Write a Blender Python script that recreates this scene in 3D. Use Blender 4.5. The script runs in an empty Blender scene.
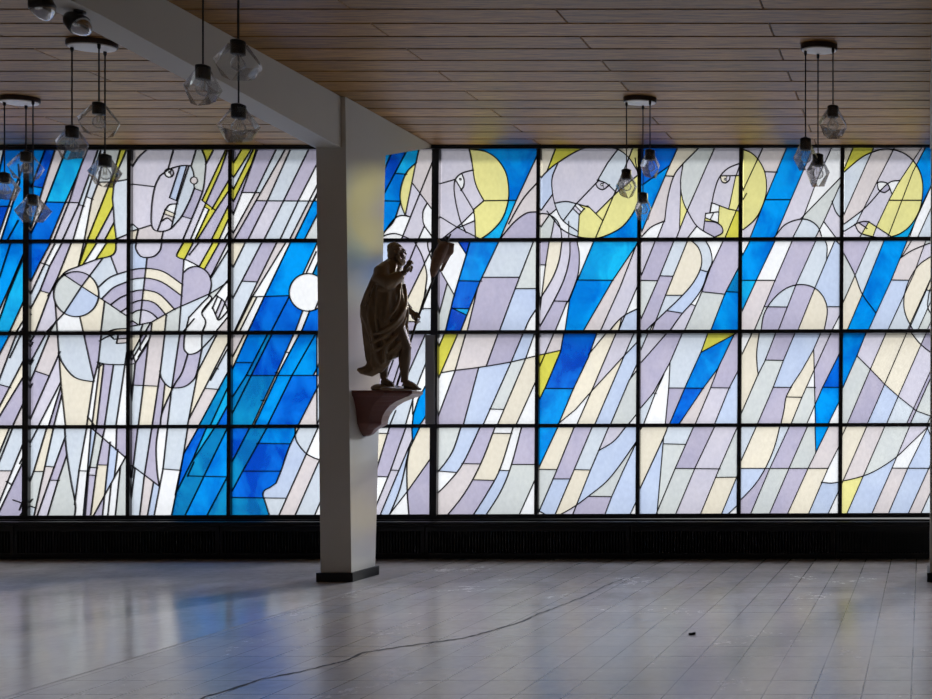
import bpy, bmesh, math, random
from mathutils import Vector, Matrix
from mathutils.geometry import delaunay_2d_cdt

# ------------------------------------------------------------------ camera, sky, exposure
F = 1050.0                 # focal length in pixels of the 932 px wide frame
EYE = 1.6                  # eye height above the floor
VX, VY = 922.0, 418.0      # where the optical axis meets the frame (the lens is shifted)
D = 12.0                   # distance of the glass wall

scene = bpy.context.scene
cam_data = bpy.data.cameras.new('camera')
cam = bpy.data.objects.new('camera', cam_data)
scene.collection.objects.link(cam)
cam.location = (0, 0, EYE)
cam.rotation_euler = (math.pi / 2, 0, 0)
cam_data.sensor_fit = 'HORIZONTAL'
cam_data.sensor_width = 36.0
cam_data.lens = F / 932.0 * 36.0
cam_data.shift_x = -(VX - 466.0) / 932.0
cam_data.shift_y = (VY - 349.5) / 932.0
cam_data.clip_start = 0.05
scene.camera = cam

world = bpy.data.worlds.new('overcast_sky')
scene.world = world
world.use_nodes = True
bg = world.node_tree.nodes['Background']
# overcast sky: brighter overhead than at the horizon; pale paved ground below
wn_, wl_ = world.node_tree.nodes, world.node_tree.links
wtc = wn_.new('ShaderNodeTexCoord')
wsep = wn_.new('ShaderNodeSeparateXYZ')
wl_.new(wtc.outputs['Generated'], wsep.inputs[0])
wmr = wn_.new('ShaderNodeMapRange')
wmr.inputs['From Min'].default_value = -1.0
wmr.inputs['From Max'].default_value = 1.0
wl_.new(wsep.outputs['Z'], wmr.inputs['Value'])
wcr = wn_.new('ShaderNodeValToRGB')
wcr.color_ramp.interpolation = 'EASE'
els = wcr.color_ramp.elements
SKY = [(0.0, 0.6), (0.42, 0.05), (0.60, 0.05), (1.0, 1.0)]      # share of the zenith brightness
els[0].position, els[1].position = SKY[0][0], SKY[-1][0]
for k, (pos, v) in enumerate(SKY):
    el = els[0] if k == 0 else (els[len(els) - 1] if k == len(SKY) - 1 else els.new(pos))
    el.color = (0.97 * v, 0.985 * v, 1.0 * v, 1)
wl_.new(wmr.outputs[0], wcr.inputs['Fac'])
wl_.new(wcr.outputs[0], bg.inputs[0])
bg.inputs[1].default_value = 7.5

# the sun behind thin cloud, to the right in front of the glass
sun_data = bpy.data.lights.new('veiled_sun', 'SUN')
sun_data.energy = 5.0
sun_data.angle = math.radians(8)
sun_data.color = (1.0, 0.96, 0.9)
sun = bpy.data.objects.new('veiled_sun', sun_data)
scene.collection.objects.link(sun)
sun.rotation_euler = Vector((-0.70, -1.62, -0.50)).to_track_quat('-Z', 'Y').to_euler()

vs = scene.view_settings
vs.view_transform = 'Standard'
vs.look = 'None'
vs.exposure = 0.0
vs.gamma = 1.0
vs.use_curve_mapping = False

# ------------------------------------------------------------------ helpers
COL = scene.collection


def lin(c):
    c = c / 255.0
    return c / 12.92 if c <= 0.04045 else ((c + 0.055) / 1.055) ** 2.4


def rgb(r, g, b):
    return (lin(r), lin(g), lin(b), 1.0)


def at(px, py, d):
    """world point seen at pixel (px, py) at depth d"""
    return Vector(((px - VX) / F * d, d, EYE + (VY - py) / F * d))


def new_obj(name, me, parent=None, mats=()):
    o = bpy.data.objects.new(name, me)
    COL.objects.link(o)
    for m in mats:
        if m is not None:
            me.materials.append(m)
    if parent is not None:
        o.parent = parent
    return o


def from_bm(name, bm, mat=None, parent=None, smooth=False):
    me = bpy.data.meshes.new(name)
    bmesh.ops.recalc_face_normals(bm, faces=bm.faces)
    bm.to_mesh(me)
    bm.free()
    if smooth:
        for p in me.polygons:
            p.use_smooth = True
    mats = mat if isinstance(mat, (list, tuple)) else [mat]
    return new_obj(name, me, parent, mats)


def empty(name, loc, rz=0.0):
    o = bpy.data.objects.new(name, None)
    o.empty_display_size = 0.1
    COL.objects.link(o)
    o.location = loc
    o.rotation_euler = (0, 0, rz)
    return o


def tag(o, label, cat, group=None, kind=None):
    o['label'] = label
    o['category'] = cat
    if group:
        o['group'] = group
    if kind:
        o['kind'] = kind
    return o


def add_box(bm, x0, x1, y0, y1, z0, z1, mi=0):
    v = [bm.verts.new(p) for p in ((x0, y0, z0), (x1, y0, z0), (x1, y1, z0), (x0, y1, z0),
                                   (x0, y0, z1), (x1, y0, z1), (x1, y1, z1), (x0, y1, z1))]
    for f in ((0, 3, 2, 1), (4, 5, 6, 7), (0, 1, 5, 4), (1, 2, 6, 5), (2, 3, 7, 6), (3, 0, 4, 7)):
        fc = bm.faces.new([v[i] for i in f])
        fc.material_index = mi
    return v


def add_hexa(bm, pts, mi=0):
    """8 points: bottom loop of four then top loop of four"""
    v = [bm.verts.new(p) for p in pts]
    for f in ((0, 3, 2, 1), (4, 5, 6, 7), (0, 1, 5, 4), (1, 2, 6, 5), (2, 3, 7, 6), (3, 0, 4, 7)):
        fc = bm.faces.new([v[i] for i in f])
        fc.material_index = mi


def add_rings(bm, rings, cap=True, mi=0):
    vs_ = [[bm.verts.new(p) for p in r] for r in rings]
    n = len(vs_[0])
    for a, b in zip(vs_, vs_[1:]):
        for i in range(n):
            f = bm.faces.new((a[i], a[(i + 1) % n], b[(i + 1) % n], b[i]))
            f.material_index = mi
    if cap:
        f = bm.faces.new(list(reversed(vs_[0])))
        f.material_index = mi
        f = bm.faces.new(vs_[-1])
        f.material_index = mi
    return vs_


def add_lathe(bm, prof, n=24, c=(0, 0, 0), sx=1.0, sy=1.0, mi=0, cap=True, phase=0.0):
    rings = []
    for r, z in prof:
        rings.append([(c[0] + r * sx * math.cos(phase + 2 * math.pi * i / n),
                       c[1] + r * sy * math.sin(phase + 2 * math.pi * i / n), c[2] + z) for i in range(n)])
    return add_rings(bm, rings, cap, mi)


def add_tube(bm, pts, radii, n=10, mi=0):
    pts = [Vector(p) for p in pts]
    if not isinstance(radii, (list, tuple)):
        radii = [radii] * len(pts)
    rings = []
    ref = None
    for i, p in enumerate(pts):
        t = (pts[min(i + 1, len(pts) - 1)] - pts[max(i - 1, 0)]).normalized()
        if ref is None:
            ref = Vector((0, 1, 0)) if abs(t.y) < 0.9 else Vector((1, 0, 0))
        u = (ref - t * ref.dot(t)).normalized()
        ref = u
        w = t.cross(u)
        rings.append([p + (u * math.cos(2 * math.pi * k / n) + w * math.sin(2 * math.pi * k / n)) * radii[i]
                      for k in range(n)])
    add_rings(bm, rings, True, mi)


def add_ellipsoid(bm, c, r, rot=None, seg=20):
    m = Matrix.Translation(Vector(c))
    if rot is not None:
        m = m @ rot
    m = m @ Matrix.Diagonal((r[0], r[1], r[2], 1.0))
    bmesh.ops.create_uvsphere(bm, u_segments=seg, v_segments=seg // 2 + 2, radius=1.0, matrix=m)


def catmull(pts, step=6):
    if len(pts) < 3:
        return pts
    P = [Vector(p) for p in pts]
    P = [P[0] * 2 - P[1]] + P + [P[-1] * 2 - P[-2]]
    out = []
    for i in range(1, len(P) - 2):
        for k in range(step):
            t = k / step
            a, b, c, d = P[i - 1], P[i], P[i + 1], P[i + 2]
            out.append(0.5 * ((2 * b) + (c - a) * t + (2 * a - 5 * b + 4 * c - d) * t * t + (3 * b - a - 3 * c + d) * t ** 3))
    out.append(P[-2])
    return out


def remeshed(name, bm, voxel, mat, parent, smooth_iter=2):
    """fuse overlapping closed shells into one continuous surface"""
    me = bpy.data.meshes.new(name + '_src')
    bmesh.ops.recalc_face_normals(bm, faces=bm.faces)
    bm.to_mesh(me)
    bm.free()
    tmp = bpy.data.objects.new(name + '_src', me)
    COL.objects.link(tmp)
    r = tmp.modifiers.new('remesh', 'REMESH')
    r.mode = 'VOXEL'
    r.voxel_size = voxel
    if smooth_iter:
        s = tmp.modifiers.new('smooth', 'SMOOTH')
        s.factor = 0.5
        s.iterations = smooth_iter
    dg = bpy.context.evaluated_depsgraph_get()
    me2 = bpy.data.meshes.new_from_object(tmp.evaluated_get(dg))
    bpy.data.objects.remove(tmp)
    me2.name = name
    me2.materials.clear()
    for p in me2.polygons:
        p.use_smooth = True
    return new_obj(name, me2, parent, [mat])


# ------------------------------------------------------------------ materials
def mat_base(name):
    m = bpy.data.materials.new(name)
    m.use_nodes = True
    nt = m.node_tree
    return m, nt, nt.nodes, nt.links, nt.nodes['Principled BSDF']


def simple(name, col, rough=0.6, metal=0.0, spec=0.5, noise=0.0, scale=8.0, bump=0.0):
    m, nt, N, L, p = mat_base(name)
    p.inputs['Base Color'].default_value = col
    p.inputs['Roughness'].default_value = rough
    p.inputs['Metallic'].default_value = metal
    p.inputs['Specular IOR Level'].default_value = spec
    if noise or bump:
        tc = N.new('ShaderNodeTexCoord')
        nz = N.new('ShaderNodeTexNoise')
        nz.inputs['Scale'].default_value = scale
        nz.inputs['Detail'].default_value = 6
        L.new(tc.outputs['Object'], nz.inputs['Vector'])
        if noise:
            mx = N.new('ShaderNodeMix')
            mx.data_type = 'RGBA'
            mx.inputs[6].default_value = tuple(c * (1 - noise) for c in col[:3]) + (1,)
            mx.inputs[7].default_value = tuple(min(1, c * (1 + noise)) for c in col[:3]) + (1,)
            L.new(nz.outputs['Fac'], mx.inputs[0])
            L.new(mx.outputs[2], p.inputs['Base Color'])
        if bump:
            bp = N.new('ShaderNodeBump')
            bp.inputs['Strength'].default_value = bump
            bp.inputs['Distance'].default_value = 0.01
            L.new(nz.outputs['Fac'], bp.inputs['Height'])
            L.new(bp.outputs[0], p.inputs['Normal'])
    return m


def glass_mat():
    m, nt, N, L, p = mat_base('stained_glass')
    N.remove(p)
    out = N['Material Output']
    at_ = N.new('ShaderNodeAttribute')
    at_.attribute_name = 'tint'
    tc = N.new('ShaderNodeTexCoord')
    mp = N.new('ShaderNodeMapping')
    mp.inputs['Scale'].default_value = (1.0, 1.0, 0.7)
    mp.inputs['Rotation'].default_value = (0, 0.5, 0)
    L.new(tc.outputs['Object'], mp.inputs['Vector'])
    nz = N.new('ShaderNodeTexNoise')
    nz.inputs['Scale'].default_value = 3.2
    nz.inputs['Detail'].default_value = 4
    nz.inputs['Roughness'].default_value = 0.55
    nz.inputs['Distortion'].default_value = 0.6
    L.new(mp.outputs[0], nz.inputs['Vector'])
    ramp = N.new('ShaderNodeMapRange')
    ramp.inputs['From Min'].default_value = 0.38
    ramp.inputs['From Max'].default_value = 0.62
    L.new(nz.outputs['Fac'], ramp.inputs['Value'])
    # streaky hand-made glass: between a deeper and a paler version of the pane colour
    deep = N.new('ShaderNodeMix')
    deep.data_type = 'RGBA'
    deep.blend_type = 'MULTIPLY'
    deep.inputs[0].default_value = 1.0
    L.new(at_.outputs['Color'], deep.inputs[6])
    deep.inputs[7].default_value = (0.22, 0.30, 0.62, 1)
    am = N.new('ShaderNodeAttribute')
    am.attribute_name = 'mottle'
    mot = N.new('ShaderNodeMath')
    mot.operation = 'MULTIPLY'
    L.new(ramp.outputs[0], mot.inputs[0])
    L.new(am.outputs['Fac'], mot.inputs[1])
    mx = N.new('ShaderNodeMix')
    mx.data_type = 'RGBA'
    L.new(mot.outputs[0], mx.inputs[0])
    L.new(at_.outputs['Color'], mx.inputs[6])
    L.new(deep.outputs[2], mx.inputs[7])
    # fine seedy texture
    n2 = N.new('ShaderNodeTexNoise')
    n2.inputs['Scale'].default_value = 24
    n2.inputs['Detail'].default_value = 5
    L.new(mp.outputs[0], n2.inputs['Vector'])
    r2 = N.new('ShaderNodeMapRange')
    r2.inputs['From Min'].default_value = 0.25
    r2.inputs['From Max'].default_value = 0.75
    r2.inputs['To Min'].default_value = 0.92
    r2.inputs['To Max'].default_value = 1.05
    L.new(n2.outputs['Fac'], r2.inputs['Value'])
    m3 = N.new('ShaderNodeVectorMath')
    m3.operation = 'SCALE'
    L.new(mx.outputs[2], m3.inputs[0])
    L.new(r2.outputs[0], m3.inputs['Scale'])
    tr = N.new('ShaderNodeBsdfTranslucent')
    L.new(m3.outputs[0], tr.inputs['Color'])
    tp = N.new('ShaderNodeBsdfTransparent')
    L.new(m3.outputs[0], tp.inputs['Color'])
    s1 = N.new('ShaderNodeMixShader')
    s1.inputs[0].default_value = 0.72
    L.new(tr.outputs[0], s1.inputs[1])
    L.new(tp.outputs[0], s1.inputs[2])
    gl = N.new('ShaderNodeBsdfGlossy')
    gl.inputs['Roughness'].default_value = 0.15
    s2 = N.new('ShaderNodeMixShader')
    s2.inputs[0].default_value = 0.03
    L.new(s1.outputs[0], s2.inputs[1])
    L.new(gl.outputs[0], s2.inputs[2])
    L.new(s2.outputs[0], out.inputs['Surface'])
    return m


def clear_glass(name, tint=(0.93, 0.95, 0.97, 1), ior=1.45, rough=0.02, strength=1.0, milky=0.0):
    m, nt, N, L, p = mat_base(name)
    N.remove(p)
    out = N['Material Output']
    fr = N.new('ShaderNodeFresnel')
    fr.inputs['IOR'].default_value = ior
    mu = N.new('ShaderNodeMath')
    mu.operation = 'MULTIPLY_ADD'
    mu.inputs[1].default_value = strength
    mu.inputs[2].default_value = 0.02
    mu.use_clamp = True
    L.new(fr.outputs[0], mu.inputs[0])
    tp = N.new('ShaderNodeBsdfTransparent')
    tp.inputs['Color'].default_value = tint
    gl = N.new('ShaderNodeBsdfGlossy')
    gl.inputs['Roughness'].default_value = rough
    s = N.new('ShaderNodeMixShader')
    L.new(mu.outputs[0], s.inputs[0])
    L.new(tp.outputs[0], s.inputs[1])
    L.new(gl.outputs[0], s.inputs[2])
    if milky:
        tl = N.new('ShaderNodeBsdfTranslucent')
        df = N.new('ShaderNodeBsdfDiffuse')
        ad = N.new('ShaderNodeMixShader')
        L.new(tl.outputs[0], ad.inputs[1])
        L.new(df.outputs[0], ad.inputs[2])
        s3 = N.new('ShaderNodeMixShader')
        s3.inputs[0].default_value = milky
        L.new(s.outputs[0], s3.inputs[1])
        L.new(ad.outputs[0], s3.inputs[2])
        s = s3
    L.new(s.outputs[0], out.inputs['Surface'])
    return m


def wood_mat():
    m, nt, N, L, p = mat_base('ceiling_boards')
    tc = N.new('ShaderNodeTexCoord')
    at_ = N.new('ShaderNodeAttribute')
    at_.attribute_name = 'tint'
    off = N.new('ShaderNodeVectorMath')
    off.operation = 'MULTIPLY_ADD'
    L.new(at_.outputs['Color'], off.inputs[0])
    off.inputs[1].default_value = (37, 11, 5)
    L.new(tc.outputs['Object'], off.inputs[2])
    mp = N.new('ShaderNodeMapping')
    mp.inputs['Scale'].default_value = (2.2, 34, 34)
    L.new(off.outputs[0], mp.inputs['Vector'])
    nz = N.new('ShaderNodeTexNoise')
    nz.inputs['Scale'].default_value = 1.5
    nz.inputs['Detail'].default_value = 8
    nz.inputs['Roughness'].default_value = 0.65
    nz.inputs['Distortion'].default_value = 0.8
    L.new(mp.outputs[0], nz.inputs['Vector'])
    cr = N.new('ShaderNodeValToRGB')
    e = cr.color_ramp.elements
    e[0].position, e[0].color = 0.32, WOOD_DARK
    e[1].position, e[1].color = 0.68, WOOD_LIGHT
    L.new(nz.outputs['Fac'], cr.inputs['Fac'])
    hs = N.new('ShaderNodeHueSaturation')
    mr = N.new('ShaderNodeMapRange')
    mr.inputs['To Min'].default_value = 0.72
    mr.inputs['To Max'].default_value = 1.18
    sep = N.new('ShaderNodeSeparateColor')
    L.new(at_.outputs['Color'], sep.inputs[0])
    L.new(sep.outputs[0], mr.inputs['Value'])
    L.new(mr.outputs[0], hs.inputs['Value'])
    L.new(cr.outputs[0], hs.inputs['Color'])
    L.new(hs.outputs[0], p.inputs['Base Color'])
    p.inputs['Roughness'].default_value = 0.5
    bp = N.new('ShaderNodeBump')
    bp.inputs['Strength'].default_value = 0.15
    bp.inputs['Distance'].default_value = 0.004
    L.new(nz.outputs['Fac'], bp.inputs['Height'])
    L.new(bp.outputs[0], p.inputs['Normal'])
    return m


def floor_mat(name, tiles):
    m, nt, N, L, p = mat_base(name)
    tc = N.new('ShaderNodeTexCoord')
    mp = N.new('ShaderNodeMapping')
    mp.inputs['Location'].default_value = (0.0626, 0.0, 0)
    L.new(tc.outputs['Object'], mp.inputs['Vector'])
    nz = N.new('ShaderNodeTexNoise')
    nz.inputs['Scale'].default_value = 1.3
    nz.inputs['Detail'].default_value = 9
    nz.inputs['Roughness'].default_value = 0.65
    L.new(tc.outputs['Object'], nz.inputs['Vector'])
    n2 = N.new('ShaderNodeTexNoise')
    n2.inputs['Scale'].default_value = 14
    n2.inputs['Detail'].default_value = 8
    n2.inputs['Roughness'].default_value = 0.7
    L.new(tc.outputs['Object'], n2.inputs['Vector'])
    cr = N.new('ShaderNodeValToRGB')
    e = cr.color_ramp.elements
    e[0].position, e[0].color = 0.25, FLOOR_DARK
    e[1].position, e[1].color = 0.8, FLOOR_LIGHT
    mixn = N.new('ShaderNodeMath')
    mixn.operation = 'MULTIPLY_ADD'
    mixn.inputs[1].default_value = 0.35
    L.new(n2.outputs['Fac'], mixn.inputs[0])
    half = N.new('ShaderNodeMath')
    half.operation = 'MULTIPLY'
    half.inputs[1].default_value = 0.65
    L.new(nz.outputs['Fac'], half.inputs[0])
    L.new(half.outputs[0], mixn.inputs[2])
    L.new(mixn.outputs[0], cr.inputs['Fac'])
    br = N.new('ShaderNodeTexBrick')
    br.offset = 0.0
    br.squash = 1.0
    br.inputs['Scale'].default_value = 1.0
    br.inputs['Brick Width'].default_value = 0.285
    br.inputs['Row Height'].default_value = 0.32
    br.inputs['Mortar Size'].default_value = 0.0055
    br.inputs['Mortar Smooth'].default_value = 0.2
    br.inputs['Color1'].default_value = (0.80, 0.80, 0.80, 1)
    br.inputs['Color2'].default_value = (1.0, 1.0, 1.0, 1)
    br.inputs['Mortar'].default_value = (0.5, 0.5, 0.5, 1)
    L.new(mp.outputs[0], br.inputs['Vector'])
    # worn joints: some nearly invisible, some dark
    n3 = N.new('ShaderNodeTexNoise')
    n3.inputs['Scale'].default_value = 1.1
    n3.inputs['Detail'].default_value = 3
    L.new(tc.outputs['Object'], n3.inputs['Vector'])
    jr = N.new('ShaderNodeMapRange')
    jr.inputs['From Min'].default_value = 0.42
    jr.inputs['From Max'].default_value = 0.62
    jr.inputs['To Min'].default_value = 0.2 if tiles else 0.0
    jr.inputs['To Max'].default_value = 1.0 if tiles else 0.12
    L.new(n3.outputs['Fac'], jr.inputs['Value'])
    jf = N.new('ShaderNodeMath')
    jf.operation = 'MULTIPLY'
    L.new(br.outputs['Fac'], jf.inputs[0])
    L.new(jr.outputs[0], jf.inputs[1])
    ml = N.new('ShaderNodeMix')
    ml.data_type = 'RGBA'
    ml.blend_type = 'MULTIPLY'
    ml.inputs[0].default_value = 0.6 if tiles else 0.1
    L.new(cr.outputs[0], ml.inputs[6])
    L.new(br.outputs['Color'], ml.inputs[7])
    jm = N.new('ShaderNodeMix')
    jm.data_type = 'RGBA'
    L.new(jf.outputs[0], jm.inputs[0])
    L.new(ml.outputs[2], jm.inputs[6])
    jm.inputs[7].default_value = (0.012, 0.011, 0.012, 1)
    L.new(jm.outputs[2], p.inputs['Base Color'])
    rr = N.new('ShaderNodeMapRange')
    rr.inputs['From Min'].default_value = 0.25
    rr.inputs['From Max'].default_value = 0.75
    rr.inputs['To Min'].default_value = FLOOR_ROUGH[0] if tiles else FLOOR_ROUGH[2]
    rr.inputs['To Max'].default_value = FLOOR_ROUGH[1] if tiles else FLOOR_ROUGH[3]
    L.new(mixn.outputs[0], rr.inputs['Value'])
    L.new(rr.outputs[0], p.inputs['Roughness'])
    p.inputs['Specular IOR Level'].default_value = 0.7
    bp = N.new('ShaderNodeBump')
    bp.inputs['Strength'].default_value = 0.12
    bp.inputs['Distance'].default_value = 0.004
    hb = N.new('ShaderNodeMath')
    hb.operation = 'SUBTRACT'
    hb.inputs[0].default_value = 1.0
    L.new(jf.outputs[0], hb.inputs[1])
    L.new(hb.outputs[0], bp.inputs['Height'])
    L.new(bp.outputs[0], p.inputs['Normal'])
    return m


WOOD_DARK = rgb(86, 58, 28)
WOOD_LIGHT = rgb(172, 125, 60)
FLOOR_DARK = rgb(158, 153, 152)
FLOOR_LIGHT = rgb(216, 210, 207)
FLOOR_ROUGH = (0.16, 0.32, 0.10, 0.24)

M_GLASS = glass_mat()
M_LEAD = simple('lead_came', rgb(30, 30, 34), 0.6, 0.3, 0.3)
M_STEEL = simple('dark_steel_frame', rgb(26, 27, 31), 0.55, 0.0, 0.3)
M_GREYSTEEL = simple('grey_steel', rgb(120, 120, 122), 0.6, 0.0, 0.3)
M_WOOD = wood_mat()
M_FLOOR = floor_mat('terrazzo_tiles', True)
M_FLOOR2 = floor_mat('terrazzo_polished', False)
M_PLASTER = simple('painted_plaster', rgb(196, 192, 182), 0.8, 0.0, 0.2, 0.04, 3.0, 0.05)
M_BLACK = simple('black_shade_and_gaps', rgb(16, 15, 17), 0.5, 0.0, 0.2)  # dado, sill, covers: backlit shade put into colour; seam, crack, gaps: own black
M_BASE = simple('black_skirting', rgb(26, 24, 25), 0.5, 0.0, 0.3)
M_WALL = simple('room_wall', rgb(150, 143, 134), 0.85, 0.0, 0.2, 0.05, 2.0)
M_OUT = simple('outside_concrete', rgb(120, 118, 112), 0.9, 0.0, 0.2)
M_BRONZE = simple('dark_carved_bronze', rgb(124, 102, 74), 0.34, 0.2, 0.5, 0.35, 14.0, 0.25)
M_FLESH = simple('dark_bronze_skin', rgb(104, 84, 62), 0.36, 0.15, 0.5, 0.2, 16.0, 0.1)
M_SCROLL = simple('brown_scroll', rgb(120, 92, 72), 0.6, 0.0, 0.3, 0.4, 30.0, 0.3)
M_STAFF = simple('dark_iron', rgb(44, 38, 34), 0.5, 0.2, 0.4)
M_BRACKET = simple('red_brown_wood', rgb(104, 60, 50), 0.36, 0.0, 0.5, 0.2, 9.0, 0.08)
M_CORD = simple('black_cord', rgb(20, 18, 18), 0.6)
M_SOCKET = simple('black_socket', rgb(18, 17, 17), 0.35, 0.0, 0.4)
M_CANOPY = simple('dark_canopy', rgb(48, 36, 32), 0.4, 0.0, 0.4)
M_CANOPYW = simple('pale_canopy_plate', rgb(214, 208, 200), 0.45, 0.0, 0.4)
M_SHADE = clear_glass('clear_shade_glass', (0.97, 0.975, 0.98, 1), 1.45, 0.03, 0.8, 0.03)
M_BULB = clear_glass('bulb_glass', (0.96, 0.96, 0.96, 1), 1.3, 0.02, 0.7, 0.08)
M_FIL = simple('filament_metal', rgb(190, 180, 160), 0.3, 0.8)
M_CHROME = simple('chrome', rgb(205, 208, 212), 0.18, 1.0)
M_SPOT = simple('spot_housing', rgb(38, 34, 33), 0.35, 0.3)

# ------------------------------------------------------------------ the stained-glass wall: lead lines and pane colours
# colours of the panes (hand-made glass), sRGB and streakiness
PANE = {
    'B': ((8, 112, 224), 0.95), 'b': ((4, 150, 238), 0.75), 'c': ((24, 182, 240), 0.6), 't': ((14, 140, 200), 0.75),
    'Y': ((212, 208, 84), 0.16), 'y': ((228, 224, 150), 0.12),
    'k': ((228, 222, 206), 0.06), 'p': ((212, 206, 209), 0.07), 'l': ((183, 179, 202), 0.13),
    'L': ((206, 204, 219), 0.09), 'i': ((206, 216, 228), 0.08), 'g': ((205, 211, 212), 0.07),
    's': ((192, 207, 234), 0.10), 'w': ((238, 241, 246), 0.04),
}
# vertical bars: pixel x at y=150 and y=517; horizontal bars: pixel y at x=0 and x=932
BARS = [(-279, -281), (-177, -179), (-76, -78), (26.2, 24.6), (128.8, 127.4), (230, 228.2), (333, 331), (435.4, 432.6),
        (538.4, 535.9), (639.6, 637.2), (741, 738.4), (842.4, 839.8), (944, 941), (1045, 1042), (1146, 1143), (1248, 1245)]
ROWS = [(150.3, 147.6), (241.8, 239.0), (333.7, 331.0), (427.0, 424.6), (517.8, 515.0)]
FIRST = 3          # index into BARS of the left edge of column 0 minus its neighbour


def bar_x(i, y):
    a, b = BARS[i]
    return a + (b - a) * (y - 150.0) / 367.0


def row_y(j, x):
    a, b = ROWS[j]
    return a + (b - a) * x / 932.0


def cross(i, j):
    x = BARS[i][0]
    for _ in range(3):
        y = row_y(j, x)
        x = bar_x(i, y)
    return (x, y)


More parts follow.
